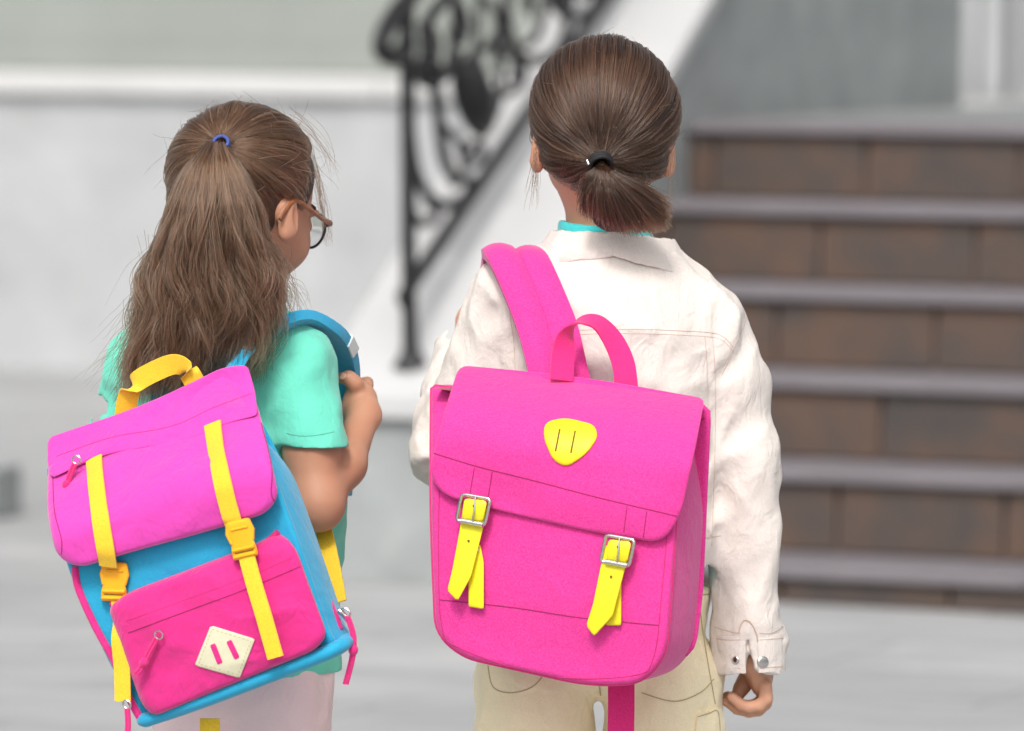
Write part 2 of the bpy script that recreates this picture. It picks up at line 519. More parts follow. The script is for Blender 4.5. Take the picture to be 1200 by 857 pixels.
def ground_mat():
    m, t, N, L, b = nt('grey_stone_paving')
    v = _coord(t, 'Object', (1, 1, 1), (0, 0, R(24)))
    br = N.new('ShaderNodeTexBrick')
    br.inputs['Scale'].default_value = 1.0; br.inputs['Brick Width'].default_value = .9; br.inputs['Row Height'].default_value = .45
    br.inputs['Mortar Size'].default_value = .006; br.inputs['Color1'].default_value = (.335, .338, .342, 1)
    br.inputs['Color2'].default_value = (.44, .443, .447, 1); br.inputs['Mortar'].default_value = (.22, .22, .224, 1)
    L.new(v, br.inputs['Vector'])
    v2 = _coord(t, 'Object', (1.0, 3.2, 1), (0, 0, R(-8)))
    n = _noise(t, 2.6, 5, .65, v2, .5)
    c = _mix(t, _ramp(t, n, [(.36, (0, 0, 0)), (.66, (.8, .8, .8))]), br.outputs[0], (.275, .28, .288))
    s = _noise(t, 70, 3, .7, _coord(t))
    c = _mix(t, _ramp(t, s, [(.5, (0, 0, 0)), (.8, (.35, .35, .35))]), c, (.26, .26, .27))
    L.new(c, b.inputs['Base Color']); b.inputs['Roughness'].default_value = .8
    _bump(t, b, s, .2, .003)
    return m
M['ground'] = ground_mat()

# ------------------------------------------------------------------ the setting
gm = MB().add([(-2500, -2500, 0), (2500, -2500, 0), (2500, 2500, 0), (-2500, 2500, 0)], [(0, 1, 2, 3)])
g = gm.build('ground', M['ground'], smooth=False)
tag(g, 'pale grey stone paving in front of the stairs', 'ground', kind='structure')

YAW = R(21.5)
EU = Vector((math.cos(YAW), -math.sin(YAW), 0)); EV = Vector((math.sin(YAW), math.cos(YAW), 0)); EZ = Vector((0, 0, 1))
O0 = ground_at(1050, 714)
SM = Matrix(((EU.x, EV.x, 0, O0.x), (EU.y, EV.y, 0, O0.y), (0, 0, 1, 0), (0, 0, 0, 1)))   # stair frame: u along the steps, v up the flight
SMI = SM.inverted()
def uv_ground(px, py):
    q = SMI @ ground_at(px, py); return q.x, q.y
def plane_u(px, py, u):
    """where the sight line through a pixel meets the vertical plane u = const"""
    d = SMI.to_3x3() @ ray(px, py); o = SMI @ CAM
    t = (u - o.x) / d.x
    return SM @ (o + d * t)
def plane_v(px, py, v):
    d = SMI.to_3x3() @ ray(px, py); o = SMI @ CAM
    t = (v - o.y) / d.y
    return o + d * t          # stair-frame coordinates

T, RISE, Z1 = .246, .170, .080
U1 = uv_ground(551, 692)[0]          # inner face of the cheek wall
U0 = U1 - .34
UE = 3.2
stairs = thing('stone_staircase', 'brown tiled outdoor staircase with mauve stone tread edges', 'staircase', SM @ Vector((.6, .8, 0)))
mb = MB()
for i in range(6):
    v0 = i * T + .02; z1 = Z1 + RISE * i - .026
    mb.box((U1 + .004, v0, -.02 if i == 0 else Z1 + RISE * (i - 1) - .03), (UE, 1.9 + .001 * i, z1), SM)
core = mb.build('stair_core', M['grout'], stairs, smooth=False)
joint_px = [1118, 985, 1035, 911, 960, 1013]
TW = .352
for i in range(6):
    zb = .003 if i == 0 else Z1 + RISE * (i - 1) + .003
    zt = Z1 + RISE * i - .028
    v = i * T
    u = plane_v(joint_px[i], 400, v).x
    while u > U1: u -= TW
    while u < UE:
        a, b2 = max(u + .005, U1 + .006), min(u + TW - .005, UE)
        if b2 - a > .03:
            MB().box((a, v + random.uniform(-.001, .001), zb), (b2, v + .0195, zt), SM).build('riser_tile', M['tile'], stairs, smooth=False, bevel=.003)
        u += TW
    uu = U1 + .005
    while uu < UE:
        w = min(1.15, UE - uu)
        MB().box((uu + .0015, v - .022, zt + .0015), (uu + w - .0015, v + T - .003 if i < 5 else v + .34, Z1 + RISE * i), SM).build('tread_slab', M['tread'], stairs, smooth=False, bevel=.004)
        uu += w
VL = plane_v(1000, 117, 4.3)
ZL = Z1 + RISE * 5
# landing and the walls behind
lm = MB().box((U1 + .004, .34 + 5 * T + .002, -.05), (UE + 3, 4.6, ZL), SM)
lo = lm.build('stair_landing', M['landing'], None, smooth=False)
tag(lo, 'pale stone landing at the head of the brown stairs', 'landing', kind='structure')
bw = thing('entrance_wall', 'mottled grey granite wall standing behind the stair landing', 'wall', SM @ Vector((1.5, 4.6, 0)))
MB().box((U1 + .05, 4.602, 0), (UE + 3, 5.4, 4.2), SM).build('wall_body', M['wall_grey'], bw, smooth=False)
MB().box((U1 + .06, 4.55, ZL + .002), (UE + 3, 4.60, ZL + .09), SM).build('skirting', M['wall_pale'], bw, smooth=False, bevel=.006)
pil = thing('door_surround', 'pale stone pilaster strips on the grey granite wall', 'pilaster', SM @ plane_v(1160, 110, 4.5))
for xa, xb, dpt in ((1136, 1158, .06), (1166, 1192, .10), (1198, 1212, .05)):
    a, b2 = plane_v(xa, 60, 4.59).x, plane_v(xb, 60, 4.59).x
    MB().box((a, 4.548 - dpt, ZL + .003), (b2, 4.549, 3.6), SM).build('pilaster_strip', M['wall_pale'], pil, smooth=False, bevel=.008)

# cheek wall with its sloping white coping
SL = .605
ZF = .385
cw = thing('cheek_wall', 'grey green granite side wall of the stairs under a sloping white coping', 'wall', SM @ Vector(((U0 + U1) / 2, 1, 0)))
mb = MB()
L1 = 2.2
V_END = (lambda o, d: (o + d * ((U1 - o.x) / d.x)).y)(SMI @ CAM, SMI.to_3x3() @ ray(1128, 60))
top_z = lambda p: ZF + SL * min(p, L1)
sec = [(0, 0), (0, ZF - .03), (L1, ZF - .03 + SL * L1), (L1, 0)]
MB().box((U0, L1 + .001, 0), (U1, V_END, ZF + SL * L1 - .03), SM).build('wall_body', M['wall_cheek'], cw, smooth=False)
v = [SM @ Vector((u, p, z)) for u in (U0, U1) for p, z in sec]
mb.add(v, [(0, 1, 2, 3), (7, 6, 5, 4), (0, 4, 5, 1), (1, 5, 6, 2), (2, 6, 7, 3), (3, 7, 4, 0)])
mb.build('wall_body', M['wall_cheek'], cw, smooth=False)
for k in range(2):
    a, b2 = k * 1.1 - (.03 if k == 0 else 0) + .002, (k + 1) * 1.1 - .002
    sec = [(a, ZF - .029 + SL * a), (a, ZF + .02 + SL * a), (b2, ZF + .02 + SL * b2), (b2, ZF - .029 + SL * b2)]
    v = [SM @ Vector((u, p, z)) for u in (U0 - .025, U1 + .018) for p, z in sec]
    MB().add(v, [(0, 1, 2, 3), (7, 6, 5, 4), (0, 4, 5, 1), (1, 5, 6, 2), (2, 6, 7, 3), (3, 7, 4, 0)]).build('coping_slab', M['cap_white'], cw, smooth=False, bevel=.006)

# terrace wall at the left with its ledge and the upper wall
VW = uv_ground(60, 432)[1]
tw = thing('terrace_wall', 'pale grey rendered terrace wall topped by a white ledge', 'wall', SM @ Vector((-3, VW, 0)))
pz = plane_v(200, 88, VW); ZT = pz.z
MB().box((-26, VW, 0), (U1 + .04, VW + .40, ZT - .066), SM).build('wall_body', M['wall_pale'], tw, smooth=False)
uu = -26
while uu < U1:
    w = min(1.5, U1 + .04 - uu)
    MB().box((uu + .002, VW - .04, ZT - .064), (uu + w - .002, VW + .41, ZT), SM).build('ledge_slab', M['ledge_white'], tw, smooth=False, bevel=.008)
    uu += w
uw = thing('upper_wall', 'pale green rendered building wall rising behind the white ledge', 'wall', SM @ Vector((-3, VW + .46, 0)))
MB().box((-26, VW + .45, 0), (U1 + .04, VW + 1.6, 4.5), SM).build('wall_body', M['wall_green'], uw, smooth=False)
MB().box((-26, VW + .413, ZT + .002), (U1 + .03, VW + .448, ZT + .07), SM).build('skirting', M['wall_green'], uw, smooth=False, bevel=.006)
# low kerb stone by the left edge
q = SMI @ ground_at(-8, 610)
kb = MB().box((q.x - 3, q.y, 0), (q.x, q.y + .15, .12), SM).build('kerb_stone', M['wall_cheek'], None, smooth=False, bevel=.01)
tag(kb, 'low grey granite kerb block lying on the paving', 'kerb')

# wrought iron railing on the coping
_o = SMI @ CAM; _r = SMI.to_3x3() @ ray(481, 428)      # the post's foot stands on the coping
_t = (ZF + .02 + SL * _o.y - _o.z) / (_r.z - SL * _r.y)
UR = (_o + _r * _t).x
def rp(pts, n, closed=False):
    return [plane_u(p[0], p[1], UR) for p in spline(pts, n, closed)]
rail = thing('iron_railing', 'black wrought iron scroll railing standing on the white coping', 'railing', plane_u(480, 428, UR))
def iron(name, pts, r, n=30, flat=1.0, closed=False, sides=8):
    r = [q * 1.15 for q in r] if hasattr(r, '__len__') else r * (1.18 if name == 'scroll' else 1.05)
    return MB().tube(rp(pts, n, closed), r, sides, closed, flat, up=EU).build(name, M['iron'], rail)
iron('post', [(477, 4), (478, 150), (479, 300), (481, 418)], .0155, 12, sides=12)
iron('post_foot', [(481, 396), (481, 410), (481.5, 420), (482, 428)], [.013, .016, .024, .034], 4, sides=16)
iron('bottom_rail', [(470, 352), (560, 219), (650, 86), (740, -47), (800, -138)], .022, 24, .45)
iron('handrail', [(478, 50), (470, 64), (456, 66), (447, 54), (452, 36), (466, 14), (484, -8), (520, -60), (600, -180), (670, -285)], .021, 60, .9)
def scrolls(dx, dy):
    s = lambda L: [(x + dx, y + dy) for x, y in L]
    iron('scroll', s([(479, 120), (482, 165), (489, 205), (504, 232), (525, 240), (545, 232), (551, 216), (541, 207), (531, 214)]), .0105, 40)
    iron('scroll', s([(530, -10), (506, 18), (497, 45), (503, 78), (512, 110), (515, 150), (521, 186), (530, 205)]), .0115, 40)
    iron('scroll', s([(497, 96), (490, 84), (496, 72), (508, 74), (512, 88), (502, 98)]), .012, 26)
    iron('scroll', s([(494, 30), (508, 38), (512, 58), (506, 74)]), .009, 16)
    iron('leaf_boss', s([(556, 62), (552, 85), (556, 112), (566, 138), (572, 152)]), [.012, .036, .045, .036, .012], 5, .8, sides=14)
    iron('scroll', s([(538, 60), (534, 95), (540, 125), (552, 148), (566, 158)]), .0095, 24)
    iron('scroll', s([(582, 60), (586, 95), (582, 125), (572, 150)]), .0095, 24)
    iron('scroll', s([(533, -20), (534, 20), (530, 60), (522, 88), (508, 96)]), .010, 24)
    iron('upright_bar', s([(562, -60), (561, 0), (558, 66)]), .0095, 10)
    iron('scroll', s([(549, 175), (560, 168), (566, 178), (558, 190), (545, 188), (540, 176)]), .009, 22)
    iron('scroll', s([(596, -30), (594, 10), (598, 44), (612, 66), (634, 70), (655, 58), (664, 34), (668, 0), (674, -30)]), .0105, 36)
    iron('scroll', s([(598, 46), (586, 48), (582, 58), (590, 64), (600, 58)]), .010, 18)
    iron('leaf_drop', s([(618, -22), (619, -5), (620, 10), (620, 20)]), [.008, .014, .012, .003], 4)
    iron('leaf_drop', s([(656, -22), (657, -2), (658, 12), (656, 22)]), [.008, .015, .013, .003], 4)
    iron('scroll', s([(600, 95), (604, 70), (598, 60)]), .008, 10)
iron('scroll', [(484, 250), (494, 262), (508, 258), (512, 246), (503, 240)], .009, 20)
iron('scroll', [(538, 5), (546, 28), (540, 48), (530, 44), (530, 32)], .009, 22)
iron('scroll', [(572, 0), (584, 22), (580, 46), (568, 58)], .009, 20)
iron('scroll', [(640, -10), (636, 20), (628, 44), (616, 52)], .009, 18)
iron('scroll', [(590, 110), (604, 104), (614, 90), (612, 74)], .009, 18)
iron('scroll', [(520, 150), (534, 160), (545, 178), (545, 200)], .009, 18)
scrolls(0, 0)
scrolls(150, -221)
# ------------------------------------------------------------------ people: shared builders
def head_axes(yaw, pitch=0, roll=0):
    """columns: right, forward (the way the face looks), up; yaw turns the face to the right of +Y"""
    m = Matrix.Rotation(-R(yaw), 3, 'Z') @ Matrix.Rotation(R(pitch), 3, 'X') @ Matrix.Rotation(R(roll), 3, 'Y')
    return np.array(m)
def add_head(vol, c, A, s=1.0):
    L = lambda x, y, z: np.array(c) + A @ (np.array((x, y, z)) * s)
    E = lambda p, r, k=.02, op='u', M2=None: vol.ell(L(*p), [x * s for x in r], A if M2 is None else M2, k * s, op)
    E((0, 0, 0), (.0715, .0865, .0775), .02)
    E((0, .020, -.052), (.055, .064, .060), .03)
    E((0, .052, -.098), (.026, .024, .017), .025)
    for x in (-1, 1):
        E((x * .030, .056, -.060), (.024, .024, .024), .02)
        E((x * .026, .082, -.018), (.022, .008, .006), .012)
    for x in (-1, 1):
        E((x * .029, .095, -.034), (.016, .013, .010), .012, 's')
        E((x * .029, .078, -.034), (.0125, .0115, .0115), .003)
    vol.cone(L(0, .082, -.03), L(0, .0985, -.060), .0065 * s, .0105 * s, .012)
    for x in (-1, 1): E((x * .009, .092, -.062), (.007, .008, .006), .006)
    E((0, .0845, -.079), (.018, .0085, .0045), .005)
    E((0, .083, -.0875), (.0155, .0085, .005), .005)
    E((0, .094, -.083), (.020, .006, .0012), .002, 's')
    for x in (-1, 1):
        tilt = np.array(Matrix.Rotation(R(-x * 24), 3, 'Z') @ Matrix.Rotation(R(12), 3, 'X'))
        M2 = A @ tilt
        E((x * .0735, -.004, -.040), (.0070, .0140, .0235), .008, 'u', M2)
        E((x * .0715, -.006, -.058), (.0055, .0070, .0090), .006, 'u', M2)
        E((x * .0825, .004, -.037), (.0050, .0085, .015), .004, 's', M2)
def add_finger(vol, pts, r0, r1, k=.004):
    n = len(pts)
    for i in range(n - 1):
        a = r0 + (r1 - r0) * i / (n - 1); b = r0 + (r1 - r0) * (i + 1) / (n - 1)
        vol.cone(pts[i], pts[i + 1], a, b, k)
def bez(P, n):
    P = [np.array(p, float) for p in P]
    out = []
    for q in range(n):
        t = q / (n - 1); Q = P
        while len(Q) > 1: Q = [a * (1 - t) + b * t for a, b in zip(Q[:-1], Q[1:])]
        out.append(Q[0])
    return np.array(out)
def hair_curves(name, S, radius, mat, parent, tip=.35):
    """S: (n, k, 3) strands"""
    n, k, _ = S.shape
    hc = bpy.data.hair_curves.new(name)
    hc.add_curves([k] * n)
    hc.attributes['position'].data.foreach_set('vector', np.ascontiguousarray(S, np.float32).ravel())
    ra = hc.attributes.get('radius') or hc.attributes.new('radius', 'FLOAT', 'POINT')
    prof = (1 - (1 - tip) * np.linspace(0, 1, k) ** 3)[None, :] * (radius if np.ndim(radius) == 0 else np.asarray(radius)[:, None])
    ra.data.foreach_set('value', np.broadcast_to(prof, (n, k)).astype(np.float32).ravel())
    hc.materials.append(mat)
    o = link(name, hc, parent)
    o['kind'] = 'stuff'
    return o
def eyes(c, A, parent):
    for x in (-1, 1):
        p = np.array(c) + A @ np.array((x * .029, .0815, -.034))
        f = A @ np.array((0, 1, 0))
        mb = MB(); nrm = Vector(f)
        e = mb.tube([Vector(p - f * .008), Vector(p - f * .002), Vector(p + f * .004), Vector(p + f * .0075), Vector(p + f * .009)], [.008, .0098, .0088, .005, .0008], 16)
        o = e.build('eye', M['eye_white'], parent)
        MB().tube([Vector(p + f * .0075), Vector(p + f * .0092), Vector(p + f * .0096)], [.0052, .0048, .0005], 16).build('iris', M['eye_brown'], o)
    for x in (-1, 1):
        pts = [np.array(c) + A @ np.array((x * a, b, z)) for a, b, z in ((.014, .0885, -.016), (.028, .087, -.010), (.045, .077, -.014))]
        MB().tube(spline(pts, 10), [.0015 + .001 * math.sin(math.pi * i / 9) for i in range(10)], 6, flat=1.6).build('eyebrow', M['mass_dark'], parent)
def lips_slot(body, c, A):
    body.data.materials.append(M['lip'])
    n = len(body.data.polygons)
    ce = np.empty(n * 3, np.float32); body.data.polygons.foreach_get('center', ce); ce = ce.reshape(-1, 3)
    q = (ce - np.array(c)) @ A
    m = (np.abs(q[:, 0]) < .0175) & (q[:, 1] > .078) & (np.abs(q[:, 2] + .0832) < .0085 - 0.22 * np.abs(q[:, 0]))
    idx = np.zeros(n, np.int32); idx[m] = 1
    body.data.polygons.foreach_set('material_index', idx)

def shoes(parent, ankles, fwd):
    f = np.array((fwd[0], fwd[1], 0.0)); f /= np.linalg.norm(f)
    for a in ankles:
        a = np.array(a)
        v = Vol(a - .16, a + .2, .004)
        b = np.array((a[0], a[1], 0.035))
        v.cone(b - f * .03, b + f * .10, .036, .032, .02)
        v.cone(b + (0, 0, .01) - f * .02, np.array((a[0], a[1], .09)), .038, .036, .03)
        v.half((0, 0, .016), (0, 0, -1))
        s = v.mesh('shoe', M['shoe'], parent)
        v2 = Vol(a - .16, a + .2, .004)
        z = np.array((a[0], a[1], .012))
        v2.cone(z - f * .035, z + f * .105, .041, .037, .02)
        v2.half((0, 0, .0155), (0, 0, 1)); v2.half((0, 0, .001), (0, 0, -1))
        v2.mesh('sole', M['rubber'], s)

# =================================================================== girl with the white jacket
D2 = 6.23
def W2(px, py, dy=0.0): return np.array(at(px, py, D2 + dy))
p2 = thing('person', 'child in a white denim jacket and khaki cargo trousers, seen from behind', 'person', (at(705, 700, D2).x, D2, 0))
C2 = W2(708, 135, .0); A2 = head_axes(-3, -4, 1.5)

torso2 = [  # a, b, ra, rb, depth scale
    (W2(712, 262), W2(712, 300, .0), .034, .040, 1.0),
    (W2(712, 345), W2(636, 372, 0), .040, .034, .9),
    (W2(712, 345), W2(800, 386, 0), .040, .033, .9),
    (W2(716, 400), W2(712, 560), .104, .100, .70),
    (W2(706, 640), W2(702, 690), .106, .112, .80),
]
legs2 = [(W2(627, 800), .064, -.02), (W2(779, 800), .060, .02)]
sh2R, el2R, wr2R = W2(835, 384), W2(873, 545, -.005), W2(880, 768, -.01)
sh2L, el2L, wr2L = W2(597, 345), W2(523, 525, .03), W2(547, 402, .15)

v = Vol((W2(470, 0)[0], D2 - .14, -.01), (W2(940, 0)[0], D2 + .25, 1.165), .0022)
add_head(v, C2, A2)
v.cone(W2(708, 205, .005), W2(712, 300, .005), .041, .045, .02)
for a, b, ra, rb, sy in torso2[1:]: v.cone(a, b, ra - .004, rb - .004, .05, sc=(1, sy, 1))
for hp, r0, ox in legs2:
    knee = np.array((hp[0], D2, .30)); ank = np.array((hp[0] + ox * .1, D2 - .0, .075))
    v.cone(hp, knee, r0 - .012, .045, .05); v.cone(knee, ank, .043, .027, .03)
    v.cone(ank, ank + (0, .09, -.04), .026, .02, .03)
v.cone(sh2R + (-.010, 0, -.012), el2R, .029, .025, .03); v.cone(el2R, wr2R, .026, .0185, .02)
v.cone(sh2L + (.010, 0, -.012), el2L, .030, .025, .03); v.cone(el2L, wr2L, .026, .0185, .02)
# hanging right hand: palm turned to the thigh, fingers curled towards it
v.cone(wr2R, W2(890, 790, .002), .0180, .0130, .012, sc=(1, 1.25, 1))
v.ell(W2(891, 794, .004), (.0115, .0265, .0220), None, .012)
for q in range(4):                       # little finger first (towards the viewer)
    dq = -.0205 + .0150 * q
    L_ = (.80, .96, 1.0, .94)[q]; dn = (0, 5, 4, -1)[q]
    add_finger(v, [W2(897, 804 + dn * .5, dq), W2(898 - q, 804 + (15 + dn) * 1.0, dq + .001), W2(890 - q, 804 + (23 + dn), dq + .0015), W2(878, 804 + (25 + dn), dq + .002), W2(890 - 27 * L_, 804 + (22 + dn), dq + .002), W2(890 - 40 * L_, 804 + (13 + dn), dq + .001)], .0078, .0060, .0022)
add_finger(v, [W2(884, 788, .022), W2(875, 796, .024), W2(869, 806, .020), W2(864, 816, .014)], .0098, .0070, .006)
# left hand closed on the strap in front of the shoulder
v.ell(W2(556, 378, .165), (.022, .016, .024), None, .012)
for q in range(4):
    add_finger(v, bez([W2(550 - q * 2, 370 + q * 9, .178), W2(562, 362 + q * 9, .196), W2(580, 366 + q * 9, .188), W2(580, 372 + q * 9, .168)], 5), .0078, .0062, .003)
add_finger(v, [W2(562, 392, .155), W2(578, 386, .150), W2(590, 374, .156)], .009, .0066, .006)
body2 = v.mesh('body', M['skin_fair'], p2, 1)
lips_slot(body2, C2, A2)
eyes(C2, A2, p2)
# little nails on the visible finger tips
for q in range(2):
    c = W2((851, 849)[q], (815, 821)[q], (-.024, -.014)[q])

# trousers
def lower_cloth(vol, torso, legs, D, zw, grow, r_leg, r_knee, r_hem, zh, cx):
    a, b, ra, rb, sy = torso
    vol.cone(a, b, ra + grow, rb + grow, .05, sc=(1, sy, 1))
    for hp, r0, ox in legs:
        hem = np.array((hp[0] + ox * .12, hp[1], zh)); knee = np.array((hp[0] + ox * .05, hp[1], .30))
        vol.cone(hp, knee, r_leg, r_knee, .012); vol.cone(knee, hem, r_knee, r_hem, .02)
    vol.half((0, 0, zw), (0, 0, 1)); vol.half((0, 0, zh + .03), (0, 0, -1))
v = Vol((W2(500, 0)[0], D2 - .16, .02), (W2(900, 0)[0], D2 + .16, .58), .004)
lower_cloth(v, torso2[4], legs2, D2, W2(700, 686)[2], .012, .0665, .062, .056, .06, 0)
v.wrinkle(lambda P: .0035 * folds(P, (.5, .1, .85), 26, 2.5, 3) * np.clip((.50 - P[:, 2]) / .06, .25, 1) + .0022 * folds(P, (1, 0, -.35), 38, 3, 9), .02)
tr2 = v.mesh('trousers', M['khaki'], p2, 1)
b_tr2 = bvh_of(tr2)
def seam(bvh, pts, name, mat, parent, r=.0009, n=40, lift=.0003):
    L = surf_line(bvh, pts, n, lift)
    if len(L) > 2: return MB().tube(L, r, 6).build(name, mat, parent)
def patch(bvh, outline, name, mat, parent, lift=.0022, rings=10, n=64, edge=.0):
    """a flat piece of cloth lying on the surface, bounded by an outline of picture points"""
    O = spline(outline, n, True); c = O.mean(0)
    V, Fc = [], []
    for r_ in range(rings + 2):
        f = min(r_ / rings, 1.0)
        for p in O:
            q = c + (p - c) * (f * .999)
            w = on_surface(bvh, q[0], q[1], lift if r_ <= rings else -.002)
            if w is None:
                return None
            V.append(w)
    for r_ in range(rings + 1):
        for i in range(n):
            j = (i + 1) % n
            Fc.append((r_ * n + i, r_ * n + j, (r_ + 1) * n + j, (r_ + 1) * n + i))
    mb = MB().add(V, Fc)
    return mb.build(name, mat, parent)
for pts in ([(572, 780), (578, 805), (598, 812), (622, 806), (636, 792), (640, 776)], [(752, 812), (790, 822), (820, 812), (836, 796)],
            [(700, 786), (702, 800), (704, 815)], [(819, 690), (822, 730), (830, 780), (838, 825)]):
    seam(b_tr2, pts, 'trouser_seam', M['khaki_thread'], tr2, .0007)
for outl in ([(557, 834), (575, 832), (593, 833), (594, 850), (593, 880), (558, 884)], [(816, 838), (830, 834), (843, 832), (845, 870), (836, 876), (816, 876)]):
    pk = patch(b_tr2, outl, 'cargo_pocket_flap', M['khaki'], tr2, .004)
    if pk is not None:
        bp_ = bvh_of(pk)
        cx_ = sum(p[0] for p in outl) / len(outl); cy_ = sum(p[1] for p in outl) / len(outl)
        seam(bp_, [(cx_ + (x - cx_) * .86, cy_ + (y - cy_) * .88) for x, y in outl], 'pocket_stitch', M['khaki_thread'], pk, .0006, 60)
pb = seam(b_tr2, [(818, 697), (825, 697), (831, 696)], 'waistband_seam', M['khaki_thread'], tr2, .0007)

# teal shirt under the jacket
v = Vol((W2(540, 0)[0], D2 - .14, .50), (W2(880, 0)[0], D2 + .14, .98), .004)
for a, b, ra, rb, sy in torso2[1:]: v.cone(a, b, ra + .003, rb + .003, .05, sc=(1, sy, 1))
v.cone(W2(707, 258, .0), W2(712, 310, .0), .0510, .054, .012)
v.half(W2(708, 264, 0), (0.10, 0, 1)); v.half((0, 0, W2(0, 700)[2]), (0, 0, -1))
v.cone(W2(709, 200, .005), W2(712, 300, .005), .0465, .045, .004, 's')
sh2 = v.mesh('shirt', M['teal'], p2, 1)

# white denim jacket
zh = W2(0, 651)[2]
v = Vol((W2(440, 0)[0], D2 - .16, W2(0, 800)[2]), (W2(960, 0)[0], D2 + .27, .945), .0030)
def jt(grow, k=.05, op='u'):
    v.cone(W2(711, 347, .004), W2(628, 358, .004), .050 + grow, .046 + grow, k, op, (1, .95, 1))
    v.cone(W2(713, 347, .004), W2(810, 378, .004), .050 + grow, .042 + grow, k, op, (1, .95, 1))
    v.cone(W2(716, 395), W2(712, 480), .116 + grow, .118 + grow, k, op, (1, .76, 1))
    v.cone(W2(712, 480), W2(712, 640), .118 + grow, .128 + grow, k, op, (1, .76, 1))
jt(0)
v.half((0, 0, zh), (0, 0, -1))
v.cone(W2(712, 590), W2(712, 660), .115, .119, .004, 's', (1, .74, 1))
# sleeves
v.cone(sh2R - (0.004, 0, 0), W2(858, 455, .0), .0415, .0360, .028); v.cone(W2(858, 455), el2R, .0360, .0340, .02); v.cone(el2R, W2(877, 735, -.012), .0340, .0385, .02)
v.cone(W2(877, 735, -.012), W2(879, 784, -.014), .0385, .0365, .004)
v.cone(sh2L + (0.006, 0, -.006), el2L, .0465, .0400, .028); v.cone(el2L, wr2L + (.0, 0, .0), .0390, .0345, .018)
dW = (wr2L - el2L) / np.linalg.norm(wr2L - el2L)
v.half(wr2L - dW * .004, dW, wr2L - .065, wr2L + .065)
v.cone(wr2L - dW * .03, wr2L + dW * .03, .0285, .0285, .004, 's')
v.half(W2(879, 782, -.01), (0.0, 0, -1), W2(830, 830, -.08), W2(925, 770, .08) * (1, 1, 1))
v.cone(W2(879, 752, -.012), W2(879, 800, -.012), .0315, .0335, .003, 's')
v.cone(W2(716, 230, .004), W2(716, 305, .004), .0590, .0570, .008, 's')
# open sleeve placket
v.cone(W2(876, 752, -.050), W2(880, 800, -.052), .0045, .0085, .003, 's', (1, 2.2, 1))
def wr(P):
    arm = (P[:, 0] > W2(838, 0)[0]).astype(float)
    armL = (P[:, 0] < W2(590, 0)[0]).astype(float)
    tor = 1 - np.maximum(arm, armL)
    zz = P[:, 2]
    low = np.clip((.74 - zz) / .1, 0, 1)
    o = arm * (.0062 * folds(P, (.55, .2, .8), 24, 2.6, 21) + .003 * folds(P, (-.5, .1, .86), 34, 3, 22) * low + .0018 * folds(P, (1, .2, .2), 55, 3, 24) * np.clip((.56 - zz) / .05, 0, 1))
    o += armL * (.0058 * folds(P, (.75, .2, .6), 24, 2.2, 31) + .003 * folds(P, (-.4, .3, .8), 40, 2.5, 32))
    o += tor * (.0030 * folds(P, (.9, .1, -.3), 22, 2.6, 41) + .0028 * folds(P, (.3, .1, .9), 26, 2.6, 43) + .0016 * folds(P, (.6, 0, .6), 48, 3, 44) * np.clip((.86 - zz) / .05, 0, 1))
    return o
v.wrinkle(wr, .02)
jk2 = v.mesh('jacket', M['jacket'], p2, 1)
b_jk2 = bvh_of(jk2)
def double_seam(pts, n=70, gap=5):
    seam(b_jk2, pts, 'jacket_seam', M['jacket_thread'], jk2, .00055, n, -.0001)
    seam(b_jk2, [(x, y + gap) for x, y in pts], 'jacket_seam', M['jacket_thread'], jk2, .00045, n, -.0001)
double_seam([(612, 398), (668, 388), (740, 386), (800, 388), (842, 392), (860, 408)])
seam(b_jk2, [(835, 395), (838, 440), (838, 520), (834, 640)], 'jacket_seam', M['jacket_thread'], jk2, .0005, 60, -.0001)
seam(b_jk2, [(826, 395), (829, 440), (829, 520), (825, 640)], 'jacket_seam', M['jacket_thread'], jk2, .0005, 60, -.0001)
seam(b_jk2, [(866, 322), (878, 345), (872, 380), (858, 412), (846, 440)], 'jacket_seam', M['jacket_thread'], jk2, .0006, 50, -.0001)
seam(b_jk2, [(596, 330), (598, 370), (602, 400), (604, 436)], 'jacket_seam', M['jacket_thread'], jk2, .0005, 50, -.0001)
seam(b_jk2, [(778, 634), (815, 632), (845, 628)], 'jacket_seam', M['jacket_thread'], jk2, .0005, 30, -.0001)
seam(b_jk2, [(838, 735), (858, 741), (868, 742)], 'jacket_seam', M['jacket_thread'], jk2, .0006, 24, -.0001)
seam(b_jk2, [(890, 742), (904, 742), (918, 734)], 'jacket_seam', M['jacket_thread'], jk2, .0006, 24, -.0001)
seam(b_jk2, [(866, 742), (868, 734), (873, 727), (880, 730), (886, 742), (888, 752)], 'jacket_seam', M['jacket_thread'], jk2, .0009, 24, .0004)
# cuff band: open at the back where the slit is
def band(center, axis, r0, r1, h, a0, a1, thick, name, mat, parent, sy=1.0, n=48):
    ax = Vector(axis).normalized(); x = Vector((1, 0, 0)); x = (x - ax * x.dot(ax)).normalized(); y = ax.cross(x)
    V, Fc = [], []
    prof = [(0, r0), (0, r0 + thick), (h * .12, r0 + thick * 1.25), (h * .88, r1 + thick * 1.25), (h, r1 + thick), (h, r1)]
    m = len(prof)
    for i in range(n + 1):
        a = a0 + (a1 - a0) * i / n
        for q, rr in prof:
            V.append(Vector(center) + ax * q + (x * math.cos(a) + y * math.sin(a) * sy) * rr)
    for i in range(n):
        for k in range(m):
            k2 = (k + 1) % m
            Fc.append((i * m + k, i * m + k2, (i + 1) * m + k2, (i + 1) * m + k))
    Fc.append(tuple(range(m))); Fc.append(tuple(n * m + k for k in reversed(range(m))))
    return MB().add(V, Fc).build(name, mat, parent, sharp=40)
